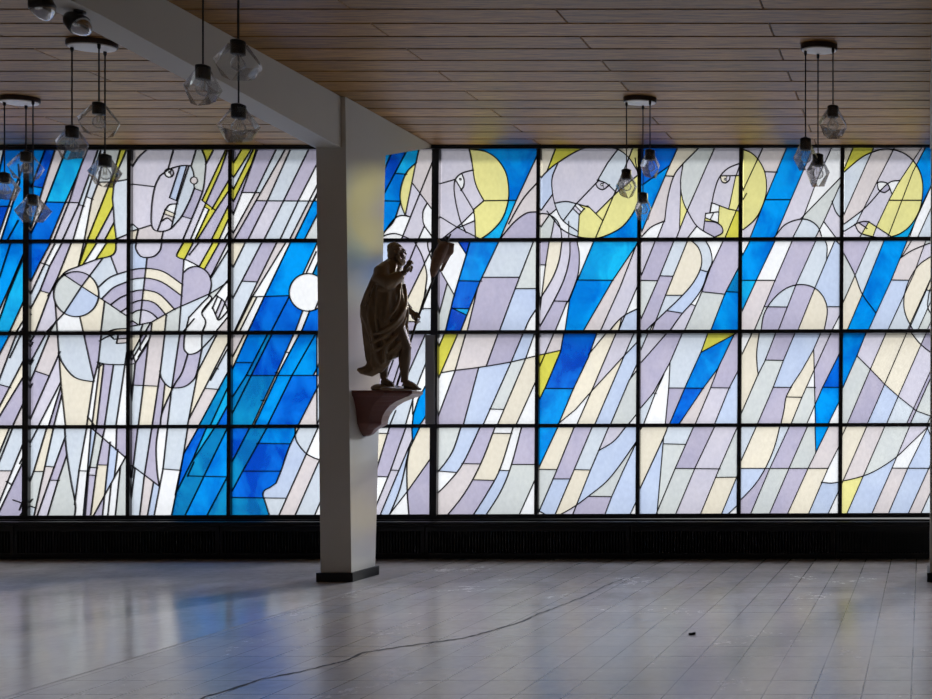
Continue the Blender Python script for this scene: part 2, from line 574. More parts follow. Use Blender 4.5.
# One block per crop: "@ x0 y0 scale xmin xmax row"; then lines in crop pixels.
#   plain polyline;  c = smooth curve;  C = circle cx cy r;  S = seeds "code x,y"
LEADS = """
@ 0 140 6.657 -76 128 0
-20,-10 -20,720
28,70 0,200 -20,290
132,242 110,300 -10,650
132,242 135,280 15,650
0,442 75,442
125,535 62,650
300,75 235,250 215,310
215,308 290,320
368,70 290,320 190,660
440,70 310,410 190,665
580,70 515,245 435,425 335,665
520,235 470,395 362,665
310,413 530,418
650,80 600,225 525,435 420,665
672,75 555,445 490,665
525,430 565,441
700,75 655,290 615,395 565,665
593,384 622,396
655,282 760,280 850,264
800,75 775,170 735,285 585,665
840,78 795,185 762,290 752,390 758,450 765,560 778,665
756,445 640,665
762,550 700,665
775,660 852,628
S b 60,130 c 20,420 B 20,560 b 90,520 c 105,620 w 72,470 B 150,420
S b 215,200 B 310,180 b 250,340 p 370,170 c 470,200 B 300,560 B 180,560 l 560,250 L 480,480 p 430,470
S w 540,560 i 620,250 L 470,600 Y 745,310 Y 815,110 k 680,350 g 720,150 i 810,400 L 715,560 Y 745,640 g 820,180 i 620,320 w 600,330
@ 0 235 6.657 -76 128 1
-20,-10 -20,720
78,40 0,285
168,110 75,330 -10,520
168,130 60,390 -10,590
168,425 58,665
168,555 100,665
170,595 128,665
345,45 270,185 185,360
375,45 300,195 185,445
420,45 335,205 270,370 185,535
475,60 385,290 335,390 232,665
268,183 335,205
268,370 338,390
580,50 525,212
650,50 555,198
715,50 642,162
560,55 525,212
c 322,408 400,290 450,240 525,210 640,165 740,140 772,105 775,45
C 511 394 150
430,265 550,345 700,440 860,548
680,165 545,345 430,520 295,665
740,140 785,260
c 660,345 740,280 860,238
c 690,415 760,350 860,308
c 740,465 800,420 860,393
c 803,515 860,478
698,450 672,665
535,545 562,665
370,440 387,665
378,570 322,665
c 685,665 760,630 860,622
S b 30,120 t 110,150 b 60,300 c 100,480 b 30,620 k 120,590 w 145,630 B 250,150 p 310,130 w 365,130
S i 315,240 l 400,180 k 500,150 Y 590,110 w 640,120 Y 720,110 L 590,215 i 700,220 L 810,120 g 410,360 l 540,275 k 620,330
S s 560,450 k 610,570 g 760,560 w 450,610 i 800,275 l 790,350 p 230,330 k 260,480 i 310,560 i 800,415 l 835,465 w 780,655
@ 125 140 6.655 128 231 0
c 150,65 90,120 30,220
33,292 202,312
325,65 290,195
475,65 443,175
c 515,65 540,140 535,240 520,340 470,470 388,665
c 235,240 300,195 380,172 442,172
c 442,172 458,215 462,240
462,295 465,322
c 235,240 203,310 183,420 178,540 190,590 220,607 265,607 310,588 350,545 385,500 435,400 466,318
C 462 270 24
365,183 300,385 354,408
412,178 345,402
428,175 352,408 310,592
C 297 220 29
C 300 216 6
c 354,425 300,432 270,465
268,463 338,492
258,490 333,517
c 245,542 285,520 318,545
272,463 218,607
465,323 518,343
383,508 447,525
258,608 245,665
40,548 92,592
c 92,590 85,625 75,665
33,612 178,567
592,65 538,168
662,90 516,402
682,75 640,200 545,412 438,665
513,400 607,470
692,270 580,462
692,340 605,470 483,665
545,453 562,462 468,665
692,435 578,665
692,525 628,665
700,595 662,665
S Y 560,100 L 600,150 Y 570,320 Y 470,540 l 650,220 Y 662,350 l 640,440 w 525,540 Y 545,520 l 580,600 Y 630,600 w 660,600
S w 297,222 i 400,320 s 365,250 w 325,450 k 300,492 p 300,515 L 280,565 L 250,330 p 463,270 L 110,220 L 110,430 L 350,630 g 480,250 L 420,120 L 230,110 l 430,460
@ 125 235 6.655 128 231 1
c 80,45 75,90 105,140 150,150 200,140 237,100 248,45
150,150 100,592
c 395,45 355,115 348,140 370,155 420,170 492,207
460,45 398,165
395,163 375,470 360,665
c 395,247 430,220 480,210 530,230 565,270 578,330 562,402
500,45 428,135
590,45 498,208
635,45 533,227
690,45 575,275
702,80 572,292
c 0,245 90,225 180,225 270,250 388,332
c 0,312 80,290 170,290 260,320 382,407
c 0,400 80,370 160,370 240,400 335,497
c 0,492 70,445 140,435 210,460 280,537
c 38,532 80,505 130,500 180,520 222,557
25,612 180,580 330,495 500,420 570,390 640,345 695,308
0,538 98,600
278,530 265,665
430,547 520,450 567,405
430,543 408,630 405,665
c 567,400 580,420 570,440 515,515 540,580 508,665
515,517 680,310
c 612,405 660,440 692,512
c 585,478 610,540 630,565 692,500
583,492 620,405
610,515 645,430
628,545 665,460
692,540 588,665
385,650 412,618
122,590 98,665
170,588 128,665
182,580 175,665
S L 160,90 s 80,170 l 300,170 Y 400,100 L 470,140 Y 565,130 l 605,150 w 660,140 i 640,270 l 480,310 l 80,255 k 250,265 i 90,330
S l 220,330 k 210,410 l 80,405 l 170,470 L 110,550 w 420,205 i 450,520 w 600,600 w 645,365 k 220,610 g 310,580 w 620,490 p 670,370 l 90,480 w 640,520 w 480,600
@ 0 330 6.99 -76 128 2
-20,-10 -20,720
78,22 -10,190
118,30 -10,370
152,25 72,195
-10,378 77,402
195,160 -10,555
195,280 -10,620
195,450 90,675
250,22 200,120
325,25 195,265
352,25 190,425
252,288 348,320
424,150 195,670
428,365 270,675
432,385 342,675
436,450 378,675
405,22 415,160 430,380 462,675
c 412,160 440,230 500,310 560,345 658,362
588,25 662,358
712,22 690,230 655,362 608,675
c 698,78 760,45 840,25
c 683,225 760,240 910,243
778,45 800,65 862,60
825,55 818,95 910,88
676,272 722,238
700,245 645,675
728,240 678,675
797,240 733,675
877,240 813,675
615,605 670,675
S b 20,80 p 40,140 i 110,250 l 30,440 k 58,470 l 60,590 p 150,620 l 230,90 i 250,220 p 350,180 l 270,400 L 330,450
S w 330,590 l 385,580 w 430,600 i 500,200 l 650,120 k 540,500 i 790,150 w 660,450 k 695,450 l 750,400 i 810,450 w 870,500 p 870,75
@ 125 330 6.99 128 231 2
-10,247 78,234
75,232 165,90 185,22
42,105 77,232
60,152 112,55
65,187 142,55
95,190 165,78
110,20 110,60
75,232 60,385 32,675
165,92 130,400 96,675
58,385 238,393
282,22 250,290 192,675
c 247,285 260,340 300,390 345,405 420,395 475,355 505,300 542,125
387,22 330,405 298,675
c 442,168 400,300 345,390 265,570 248,675
c 420,22 415,120 430,155 460,170 510,155 560,110 640,22
540,22 540,132
650,22 512,290 455,590 438,675
745,45 455,612
745,85 600,352
573,409 662,415
628,270 655,273
745,250 515,675
745,350 595,675
745,480 640,675
282,375 262,560
S l 45,400 i 90,480 k 165,530 l 100,300 p 200,230 i 300,200 l 390,130 w 480,90 l 430,270 i 400,520 l 230,480 k 590,220 k 490,450 p 560,520 i 690,300 w 700,150 t 620,520 c 670,540 B 715,620 L 510,190 w 90,150 i 270,430
@ 0 420 6.657 -76 128 3
-20,-10 -20,720
92,40 -10,300
72,40 -10,240
172,120 -10,570
172,245 -10,625
-10,338 77,338
45,408 77,427
172,590 120,660
262,40 170,220
318,40 228,342 160,525
362,40 295,342 225,660
226,342 297,342
302,307 367,313
440,105 365,310 243,660
338,400 397,402
449,230 390,400 313,660
c 433,40 445,200 475,400 505,560 497,660
582,40 530,330 500,565
528,337 592,340
610,40 585,350 555,660
647,40 600,320 588,372
692,95 650,300 603,660
595,314 652,318
588,365 638,368
648,298 722,300
737,145 715,350 683,660
592,360 568,660
597,40 845,255
845,235 615,655
780,40 775,200
787,195 768,350
742,432 718,660
802,335 768,660
706,40 688,105
165,558 238,584
S k 10,100 i 80,200 p 30,400 w 110,290 w 40,490 l 100,500 i 210,100 i 210,300 k 275,250 g 235,440 i 380,180 p 310,370 l 400,300 L 350,480 g 430,450 i 500,200 w 580,200 w 525,450
S s 612,120 g 650,170 g 573,450 l 610,430 k 670,400 k 640,570 l 700,200 w 740,80 l 810,120 s 740,300 w 805,240 w 715,560 g 805,560 w 755,540 i 195,610 p 260,520 l 660,620
@ 125 420 6.655 128 231 3
0,265 235,443
90,40 58,305
183,40 130,380 98,660
70,318 28,660
c 227,40 210,180 218,350 234,445
190,428 148,660
287,40 255,330 192,660
252,325 378,335
422,40 395,210 365,380 308,660
497,40 393,225
395,215 337,500
550,40 450,270 345,480
606,40 440,290 372,425
462,278 418,375
690,40 530,370 390,660
428,372 680,378
700,345 535,660
S l 50,150 i 110,200 l 180,200 w 245,180 i 330,200 w 290,480 i 30,450 i 80,470 p 145,500 s 195,530 p 430,100 B 480,130 c 545,120 t 540,250 b 630,270 t 420,500 b 530,500 t 640,560 B 410,290 b 460,240
@ 225 140 6.657 230 386 0
645,-10 645,720
112,65 35,195
175,68 38,285
187,72 38,372
210,68 180,160 38,455
210,85 115,350 42,540
340,68 205,350 42,650
400,68 240,352 62,665
435,68 285,405 155,665
558,65 395,400 262,665
700,25 605,180 490,405 368,665
113,350 243,352
215,405 700,408
650,235 540,450 432,665
700,180 465,665
700,330 610,510 530,665
760,65 600,400
820,65 660,408
880,65 760,330
S Y 110,110 i 100,230 Y 110,290 w 90,460 l 220,200 i 310,190 p 345,230 i 440,200 l 510,250 w 575,300 g 110,450 p 165,450 l 170,560 L 270,500 i 350,500
S i 460,500 p 510,540 b 570,540 B 660,540 w 585,395 w 622,380 w 630,330 L 680,250 b 760,500 B 860,250
@ 225 235 6.657 230 386 1
645,-10 645,720
140,45 38,255
250,45 38,455
350,45 220,310 55,665
410,45 185,412 60,665
440,45 265,410 145,665
118,308 222,312
180,412 428,404
215,412 88,665
655,-30 520,262
610,110 543,255
680,45 585,262
C 555 382 125
425,420 298,665
520,503 462,665
567,503 502,665
720,200 600,500
780,300 640,665
860,200 740,500 700,665
S k 90,110 i 120,200 l 240,180 p 272,240 w 310,250 b 440,180 w 590,200 t 620,230 B 320,500 B 420,570 w 555,382 w 520,570 B 580,590 i 110,480 w 200,470
S t 700,300 b 760,400 c 820,400 t 680,120
@ 225 330 6.99 230 386 2
645,-10 645,720
135,35 35,230
160,35 95,180 35,320
295,40 150,320 35,500
325,40 60,570 35,620
93,228 192,228
148,318 460,318 900,315
482,30 368,290 192,670
522,30 378,300 205,670
420,154 446,158
353,298 382,301
256,490 280,492
632,35 470,318 297,670
740,230 650,400 512,670
800,330 640,670
900,300 720,670
760,30 620,318
870,30 730,318
S p 70,100 b 190,120 t 228,180 B 330,180 w 450,115 w 405,230 w 324,400 w 249,560 b 540,100 b 590,200 t 220,420 b 330,500 B 520,450 p 620,580 b 90,340 t 90,480 B 60,640
S b 700,200 i 700,500 L 780,520 B 800,150
@ 225 420 6.657 230 386 3
645,-10 645,720
170,45 18,340
285,45 120,340 25,520
213,155 437,158
118,340 372,340
20,515 412,520
c 505,30 430,180 378,330 342,420
c 342,420 300,450 270,465 255,495 275,560 305,655
c 470,50 475,130 520,200 570,240 660,270 740,250
622,50 352,655
720,100 620,290 460,655
660,490 590,655
800,200 700,430 640,655
S B 70,120 t 150,150 b 350,100 B 300,250 B 220,430 t 160,580 s 420,330 i 540,110 p 510,420 i 570,500 i 350,570 w 600,150 t 40,440 w 640,630 L 720,350
@ 370 140 6.653 333 435 0
22,-10 22,720
60,70 -60,300
150,70 105,180 20,330
247,70 105,340 60,420
183,224 248,229
c 312,150 250,210 215,290 203,370 213,440 237,502
325,70 300,190 237,502
-20,403 202,408
c 202,425 160,540 100,610 60,680
c 270,512 210,503 160,530 90,625
282,285 402,445
402,185 210,665
c 378,428 355,480 360,560 402,625
362,578 322,665
c 60,660 110,632 180,625 275,662
237,500 272,514
S c 125,100 B 170,160 c 270,150 b 160,360 b 140,480 y 250,330 p 370,120 L 300,410 L 330,520 w 192,510 L 190,580 w 170,650 w 370,640 b 40,150 B 60,350 w 390,520
@ 370 235 6.653 333 435 1
22,-10 22,720
c 295,40 340,120 365,190 380,260 375,330 352,495
307,65 180,380 100,560
365,190 255,415 150,665
402,115 362,195
378,365 285,665
355,490 402,490
200,575 335,577
c 385,30 388,80 402,130
60,40 -60,300
180,45 20,400
S l 310,190 k 320,390 w 385,450 L 370,80 i 340,620 s 150,80 w 380,300 i 385,560
@ 370 330 6.99 333 435 2
22,-10 22,720
378,55 275,290 150,560 100,680
450,130 387,245 330,390 245,680
165,210 80,440
212,225 130,480
302,470 300,590
450,300 387,395 340,480 305,590 296,680
450,480 387,610 338,680
150,640 100,760
60,30 -60,300
0,420 200,430
S l 310,130 i 340,200 w 375,350 b 350,570 l 230,560 w 318,510 k 320,650 i 180,300 s 250,300
@ 370 420 6.653 333 435 3
22,-10 22,720
132,45 40,345 -30,560
52,88 127,90
242,45 135,345 30,600
282,130 190,345 60,655
148,333 197,336
20,375 124,378
c 268,180 250,250 200,460 122,655
c 265,190 248,300 250,480 262,655
280,45 285,150
335,45 268,185
402,260 250,475 110,655
20,60 -60,400
60,45 -20,250
S w 80,65 k 75,180 l 170,220 L 225,230 b 300,90 k 320,250 l 330,480 i 215,450 s 160,500 w 210,590 w 75,450 L 120,480 s 240,380
@ 430 140 6.66 434 538 0
C 204 262 6
c 263,60 285,170 300,270 325,340 362,406
362,404 288,467
c 290,465 300,520 305,660
c 293,200 215,222 173,260 163,320 175,420 205,540 242,617
50,297 168,264
173,268 292,468
c 217,232 230,270 225,310 206,338
297,473 212,557
300,538 208,577
50,500 180,580 308,645
c 262,60 370,78 450,130 508,220 527,330 518,430 480,530 410,610 340,660
717,100 620,310 575,405 465,665
360,405 580,402
c 720,280 620,395 525,560
c 475,650 560,550 640,490 700,480 730,484
120,630 217,553
S y 410,250 y 410,520 b 600,200 c 490,570 b 545,440 p 660,250 w 620,430 l 630,580 L 100,180 w 205,285 L 270,320 w 265,530 L 100,420 L 215,440 L 280,600 L 100,610 l 200,620
@ 430 235 6.66 434 538 1
190,45 242,128
267,45 245,125 160,410 102,650
462,40 335,310 202,650
203,305 347,308
148,489 258,491
150,488 243,532
55,210 167,407
115,328 48,580
318,350 298,440 247,650
692,40 560,380 460,650
358,282 594,282
568,358 720,357
c 718,480 660,570 627,650
S B 220,75 b 330,150 B 240,420 c 220,498 c 160,590 w 150,220 k 262,560 i 520,160 l 430,440 g 660,250 s 600,490 l 70,380 g 110,450 w 690,600
@ 430 330 6.99 434 538 2
102,25 45,165
197,25 50,365
252,25 175,290 38,660
477,25 395,253
652,25 565,232 370,670
727,40 670,200 470,670
742,60 ,
c 85,298 180,282 340,262 560,225 740,182 812,166
342,262 233,670
418,552 513,555
740,360 600,670
S w 65,80 Y 120,150 k 160,230 p 300,150 l 520,130 s 640,120 w 725,140 w 100,400 l 210,460 s 400,420 g 560,350 k 620,420 w 440,610 w 690,560
@ 430 420 6.66 434 538 3
c 211,35 160,190 110,275 55,345
c 338,40 220,290 110,430 25,510
c 438,40 340,290 230,490 100,655
c 558,40 470,320 380,490 275,655
c 613,40 540,310 470,480 360,655
60,340 168,348
213,290 338,292
422,88 548,90
297,398 433,402
468,335 533,337
548,296 700,296
702,395 585,655
S g 110,180 s 200,190 l 330,170 k 430,240 w 545,200 l 640,180 w 90,420 p 180,430 l 270,530 s 430,480 g 540,480 w 665,560 w 490,70
@ 530 140 6.66 537 640 0
170,60 113,215
c 50,280 120,205 190,150 335,66 450,52 580,63 660,120 718,210
c 187,155 150,250 152,350 175,450 222,538 318,608
c 715,200 735,330 702,460 622,572 520,632 430,655 310,642 215,595 160,530 115,475
577,75 520,150 450,272
463,266 310,425 228,532
c 165,422 240,410 310,425 375,443
C 480 298 8
c 448,268 510,290 578,352
c 438,290 455,320 490,330 532,298
310,425 440,290
372,442 388,440 440,490 580,350 725,230
683,60 580,320 432,665
288,458 332,500
305,440 345,482
325,430 365,462
330,497 320,660
388,440 482,532
365,455 328,500
150,365 60,490
c 50,490 120,495 175,530 205,590 215,665
178,460 130,500 60,600
165,530 138,665
260,622 260,665
S k 110,130 Y 220,90 s 110,260 L 340,220 i 540,210 L 660,180 y 690,100 y 600,450 y 400,570 y 490,470 b 660,610 w 480,300 L 470,370 i 230,470 w 335,465 i 270,550 L 120,420 g 110,540 w 150,495 L 180,590
@ 530 235 6.66 537 640 1
130,40 105,200 78,420
55,198 108,200
c 215,40 195,170 150,290 60,440
c 268,40 265,150 230,290 160,440 50,640
c 313,35 330,130 320,270 265,420 248,452
158,440 255,442
247,448 165,650
427,40 318,300
312,300 558,302
318,292 265,430 233,650
722,50 550,305 350,650
685,130 600,350 465,650
730,310 585,650
c 730,485 640,530 580,580 522,650
607,572 588,650
S l 90,120 k 150,150 L 200,230 l 280,200 w 360,130 c 500,170 b 370,450 p 500,450 L 600,420 w 690,440 s 660,600 w 215,600 l 150,550 w 80,290 k 560,620
@ 530 330 6.99 537 640 2
167,25 50,300
0,190 218,142
237,25 215,150 110,400 50,520
468,25 410,190 305,410 200,660
107,408 308,410
532,25 410,172
602,25 430,430 325,670
727,25 660,180 450,670
757,78 650,190 425,435 320,555 205,650
757,270 695,350 560,670
757,220 700,345
757,575 680,670
S L 100,90 p 185,90 Y 80,220 Y 140,230 B 280,200 b 190,520 k 420,300 w 470,80 L 580,150 k 500,480 s 600,480 w 280,620 i 715,80 g 680,480 w 735,285 w 735,640
@ 530 420 6.66 537 640 3
190,40 50,340
298,40 165,370 52,630
418,40 270,390 158,655
528,40 405,330 275,655
50,328 178,330
152,392 273,392
303,330 404,333
c 640,45 560,140 462,202
c 712,140 600,300 510,410 400,500 290,580 165,650
700,170 620,340 545,510 490,655
398,508 547,510
712,535 655,655
55,602 135,645
S b 90,120 k 180,180 l 290,200 i 420,180 L 550,100 s 560,250 g 100,430 s 180,500 k 300,450 g 540,440 l 420,580 s 620,430 w 695,620 w 90,640 L 230,628
@ 632 140 6.66 638 741 0
302,60 235,210 45,660
45,318 242,178
230,240 283,243
c 440,60 340,160 280,240 240,380 218,545
c 342,160 325,280 340,400 380,490 440,580 550,648
548,60 360,490 292,665
327,285 318,595
c 722,155 640,190 583,250 550,340 523,475
588,240 692,238
C 622 262 6
c 590,243 600,278 625,286 648,268 655,240
722,160 690,250 645,462
537,420 648,462
645,460 692,470
530,418 520,478
492,490 583,478
582,450 575,552
492,520 577,552
530,515 545,485
c 492,488 485,540 478,595
c 490,540 560,550 600,580 602,620 550,648
725,400 615,665
c 60,650 130,580 218,540
216,538 165,665
432,575 362,665
S B 200,100 b 150,330 k 320,140 p 190,420 L 280,420 y 340,430 g 430,200 L 580,130 L 450,430 L 380,560 w 130,630 w 450,620 L 670,210 L 610,340 w 622,264 y 690,350 Y 680,580 y 610,510 l 540,600 w 550,450 w 530,505 b 80,450 w 550,520
@ 632 235 6.66 638 741 1
158,35 55,290
282,35 185,275 48,590
55,302 163,305
188,272 271,275
372,35 225,400 130,650
c 385,30 440,80 465,150 455,230 400,330 310,430 220,515 85,645
c 485,30 520,90 535,160 525,210 503,250
458,233 508,247
610,35 530,205
c 537,185 505,250 470,350 410,440 330,530 245,650
232,402 328,402
237,505 333,520
532,195 465,380 345,650
722,195 620,390 520,650
468,378 623,395
637,378 725,382
392,460 418,470
150,580 112,650
S L 90,120 l 180,180 i 250,180 k 370,220 i 495,150 s 420,380 l 620,200 t 700,300 b 620,520 g 500,500 l 130,480 i 210,460 l 230,570 L 330,570 w 570,80 w 430,435 g 100,380
@ 632 330 6.99 638 741 2
112,25 50,170
242,25 45,250
352,25 265,230 150,440 45,565
267,225 258,405 233,665
225,310 165,440 80,665
146,440 172,443
255,405 505,407
530,25 485,150 370,405 260,665
482,157 715,32
718,25 600,270 500,405 322,670
602,270 540,430 440,665
552,403 688,405
755,260 680,405 575,665
S i 75,60 L 140,90 l 200,180 i 370,250 Y 570,80 b 560,200 B 370,530 p 450,530 l 680,220 L 590,500 s 690,500 w 182,391 k 190,550 l 290,480 i 100,540
@ 632 420 6.66 638 741 3
c 242,35 205,130 30,510
212,110 170,595
413,40 285,330 150,655
207,158 358,162
553,40 420,320 280,655
288,322 588,325
705,40 575,340 445,655
562,382 710,380
702,370 585,655
c 715,560 690,580 610,655
75,35 35,100
S k 120,170 s 120,520 i 300,100 g 270,230 l 420,180 L 560,180 g 650,260 g 290,470 L 440,500 k 560,500 s 650,510 w 690,625 i 200,300
@ 734 140 6.66 740 842 0
c 45,58 120,90 175,150 210,230 217,340 190,440 140,530 50,605 -10,630
190,60 50,360
203,212 293,215
348,60 215,380 105,660
524,60 400,350 268,660
213,398 378,398
645,65 560,250 460,520 385,665
725,235 447,523
725,260 600,540 535,665
c 280,635 340,565 430,530 500,535 560,580 592,665
c 653,408 680,480 725,535
598,543 690,665
45,425 -10,520
S y 90,120 y 150,330 p 260,150 L 245,270 b 330,200 b 230,520 L 470,330 w 620,180 w 580,350 g 550,470 L 370,590 i 490,590 L 660,500 w 620,620 i 695,400 w 80,640 y 80,220
@ 734 235 6.66 740 842 1
113,28 45,160
280,28 150,300 45,530
50,302 278,302
393,28 275,300 130,650
550,28 410,340 290,650
676,28 540,350 420,650
c 180,650 200,530 260,430 350,355 450,330 540,355 600,420 622,510 598,650
205,478 358,480
617,478 720,478
c 592,20 620,70 618,150
c 645,10 680,40 728,85
722,500 645,650
S b 120,180 c 90,370 w 280,170 p 150,450 l 380,200 i 500,200 w 645,60 s 660,330 i 340,420 l 270,590 l 420,470 k 530,500 L 660,550 l 280,360 w 690,610 w 75,60 k 270,540 g 170,610
@ 734 330 6.99 740 842 2
127,22 45,195
c 177,22 160,150 163,250 170,315
292,22 215,220 165,320 40,610
427,22 345,215 275,400 165,655
217,210 348,213
607,22 555,140 470,290 395,402
272,400 403,402
c 402,395 365,470 350,560 328,660
558,135 570,660
678,22 560,280 475,470 400,655
372,468 478,470
517,400 572,402
755,130 620,400 510,655
617,400 755,402
755,460 660,655
S w 75,80 k 110,200 i 200,150 l 320,120 g 230,400 s 440,200 l 270,530 k 490,320 k 410,550 g 500,540 w 548,360 L 600,130 l 660,170 B 700,300 b 640,520 w 725,600 L 595,300 w 550,620
@ 734 420 6.66 740 842 3
153,35 35,300
c 308,35 270,180 215,310 140,430 28,550
373,35 240,320 105,640
493,35 370,315 230,640
540,35 545,205
635,35 495,320 350,640
30,322 630,322
712,150 625,325 490,640
c 582,414 650,420 720,408
712,440 620,640
S i 80,110 k 170,180 i 280,220 l 390,170 g 450,200 b 575,90 p 620,180 s 100,370 l 150,450 g 230,440 l 370,430 k 470,440 w 670,310 s 580,520 w 690,590
@ 832 140 6.657 841 944 0
697,-10 697,720
137,60 75,210
c 60,238 80,215 180,130 250,90 330,65 400,65 480,90 550,150 595,240 605,340 585,460 530,560 460,620 385,648
272,65 68,525
412,60 295,290 163,555
c 298,285 330,280 370,292 398,355
c 303,283 310,330 345,350 375,335 385,320
c 452,270 390,280 330,330 270,400 200,470 68,570
592,60 440,290 380,400 300,570 265,665
602,90 540,210 365,665
378,402 595,402
720,180 585,460 510,665
70,615 165,557
c 150,562 205,543 250,546
245,545 390,640
c 152,562 190,620 300,650
247,542 175,665
175,550 235,590
S Y 190,90 k 90,150 i 170,180 p 300,160 L 450,180 y 480,330 y 470,500 b 640,200 c 500,630 w 620,540 w 400,310 w 335,318 L 260,490 i 130,490 L 140,610 y 240,610 y 330,600 p 550,100 y 560,250 L 360,220
@ 832 235 6.657 841 944 1
697,-10 697,720
258,30 68,465
350,30 205,390 95,650
505,30 395,300 235,650
c 30,40 75,115 150,260 200,390 288,513
c 458,152 540,100 680,45 760,30
628,30 545,260 365,650
393,300 513,302
c 720,110 640,155 570,210 510,310 480,420 490,530 560,670
700,190 630,365 515,625
c 720,310 660,350 640,430 645,500 720,590
628,365 658,373
700,490 625,650
535,30 458,155
S l 150,130 g 105,270 i 220,220 k 130,500 b 350,250 b 200,540 p 480,120 p 480,240 s 400,430 i 440,560 k 560,350 i 600,480 w 680,480 L 580,110 L 700,100
@ 832 330 6.99 841 944 2
697,-10 697,720
238,22 175,180 60,440
378,22 270,270 105,660
522,22 370,375 245,660
658,22 465,460 380,660
c 555,22 620,100 699,160 790,190
173,178 270,275 370,380 465,465 590,565 699,605 790,625
c 790,170 699,320 590,560 545,660
790,400 690,660
S b 130,150 L 270,120 k 360,230 k 490,260 L 600,300 g 170,400 l 240,470 s 350,520 i 480,570 w 620,70 g 690,460 i 660,640 p 740,100
@ 832 420 6.657 841 944 3
697,-10 697,720
100,35 60,120
235,35 80,392
355,35 210,370 92,640
520,35 400,320 258,640
645,35 505,320 368,640
c -10,418 100,400 220,368 320,320 430,245 530,150 640,45
398,320 760,322
632,45 680,160 740,200
S k 130,140 p 250,170 g 400,150 L 530,90 w 500,240 s 600,230 y 110,480 s 230,480 p 390,460 s 540,470 b 700,80
"""


def parse_leads():
    rows = {0: [], 1: [], 2: [], 3: []}
    seeds = {0: [], 1: [], 2: [], 3: []}
    cur = None
    for ln in LEADS.strip().splitlines():
        t = ln.split()
        if not t:
            continue
        if t[0] == '@':
            x0, y0, s, xa, xb, r = [float(v) for v in t[1:7]]
            cur = (x0, y0, s, xa, xb, int(r))
            continue
        x0, y0, s, xa, xb, r = cur
        tr = lambda q: (x0 + float(q[0]) / s, y0 + float(q[1]) / s)
        if t[0] == 'S':
            for k in range(1, len(t), 2):
                seeds[r].append((t[k], tr(t[k + 1].split(',')), xa, xb))
            continue
        if t[0] == 'C':
            cx, cy = tr(t[1:3])
            rad = float(t[3]) / s
            n = max(14, int(rad * 2.2))
            pts = [(cx + rad * math.cos(2 * math.pi * k / n), cy + rad * math.sin(2 * math.pi * k / n)) for k in range(n + 1)]
            rows[r].append((pts, xa, xb, 0.006 if rad > 4 else 0.0035))
            continue
        smooth = t[0] == 'c'
        if smooth:
            t = t[1:]
        pts = []
        for q in t:
            q = q.split(',')
            if len(q) == 2 and q[0] and q[1]:
                pts.append(tr(q))
        if len(pts) < 2:
            continue
        if smooth:
            pts = [tuple(p) for p in catmull([Vector(p) for p in pts], 6)]
        rows[r].append((pts, xa, xb, 0.0060 if smooth else 0.0053))
    return rows, seeds


def clip_quad(p, q, quad):
    """segment p-q clipped to a convex quad (clockwise on screen, y down)"""
    t0, t1 = 0.0, 1.0
    d = (q[0] - p[0], q[1] - p[1])
    for i in range(4):
        a, b = quad[i], quad[(i + 1) % 4]
        nx, ny = -(b[1] - a[1]), (b[0] - a[0])
        den = nx * d[0] + ny * d[1]
        num = nx * (p[0] - a[0]) + ny * (p[1] - a[1])
        if abs(den) < 1e-9:
            if num < 0:
                return None
            continue
        t = -num / den
        if den > 0:
            t0 = max(t0, t)
        else:
            t1 = min(t1, t)
        if t0 >= t1:
            return None
    return ((p[0] + d[0] * t0, p[1] + d[1] * t0), (p[0] + d[0] * t1, p[1] + d[1] * t1))


def came(bm, p, q, w, y0, y1):
    """a lead strip along p-q (pixel coordinates on the glass wall)"""
    a, b = at(p[0], p[1], D), at(q[0], q[1], D)
    t = (b - a)
    if t.length < 1e-5:
        return
    t.normalize()
    n = Vector((-t.z, 0, t.x)) * w
    e = t * (w * 0.6)
    a = a - e
    b = b + e
    v = []
    for y in (y0, y1):
        for c in (a + n, b + n, b - n, a - n):
            v.append((c.x, y, c.z))
    add_hexa(bm, v)


def tri_has(p, a, b, c):
    d1 = (p[0] - b[0]) * (a[1] - b[1]) - (a[0] - b[0]) * (p[1] - b[1])
    d2 = (p[0] - c[0]) * (b[1] - c[1]) - (b[0] - c[0]) * (p[1] - c[1])
    d3 = (p[0] - a[0]) * (c[1] - a[1]) - (c[0] - a[0]) * (p[1] - a[1])
    return not ((d1 < 0 or d2 < 0 or d3 < 0) and (d1 > 0 or d2 > 0 or d3 > 0))


def in_quad(p, quad):
    for k in range(4):
        a, b = quad[k], quad[(k + 1) % 4]
        if -(b[1] - a[1]) * (p[0] - a[0]) + (b[0] - a[0]) * (p[1] - a[1]) < 0:
            return False
    return True


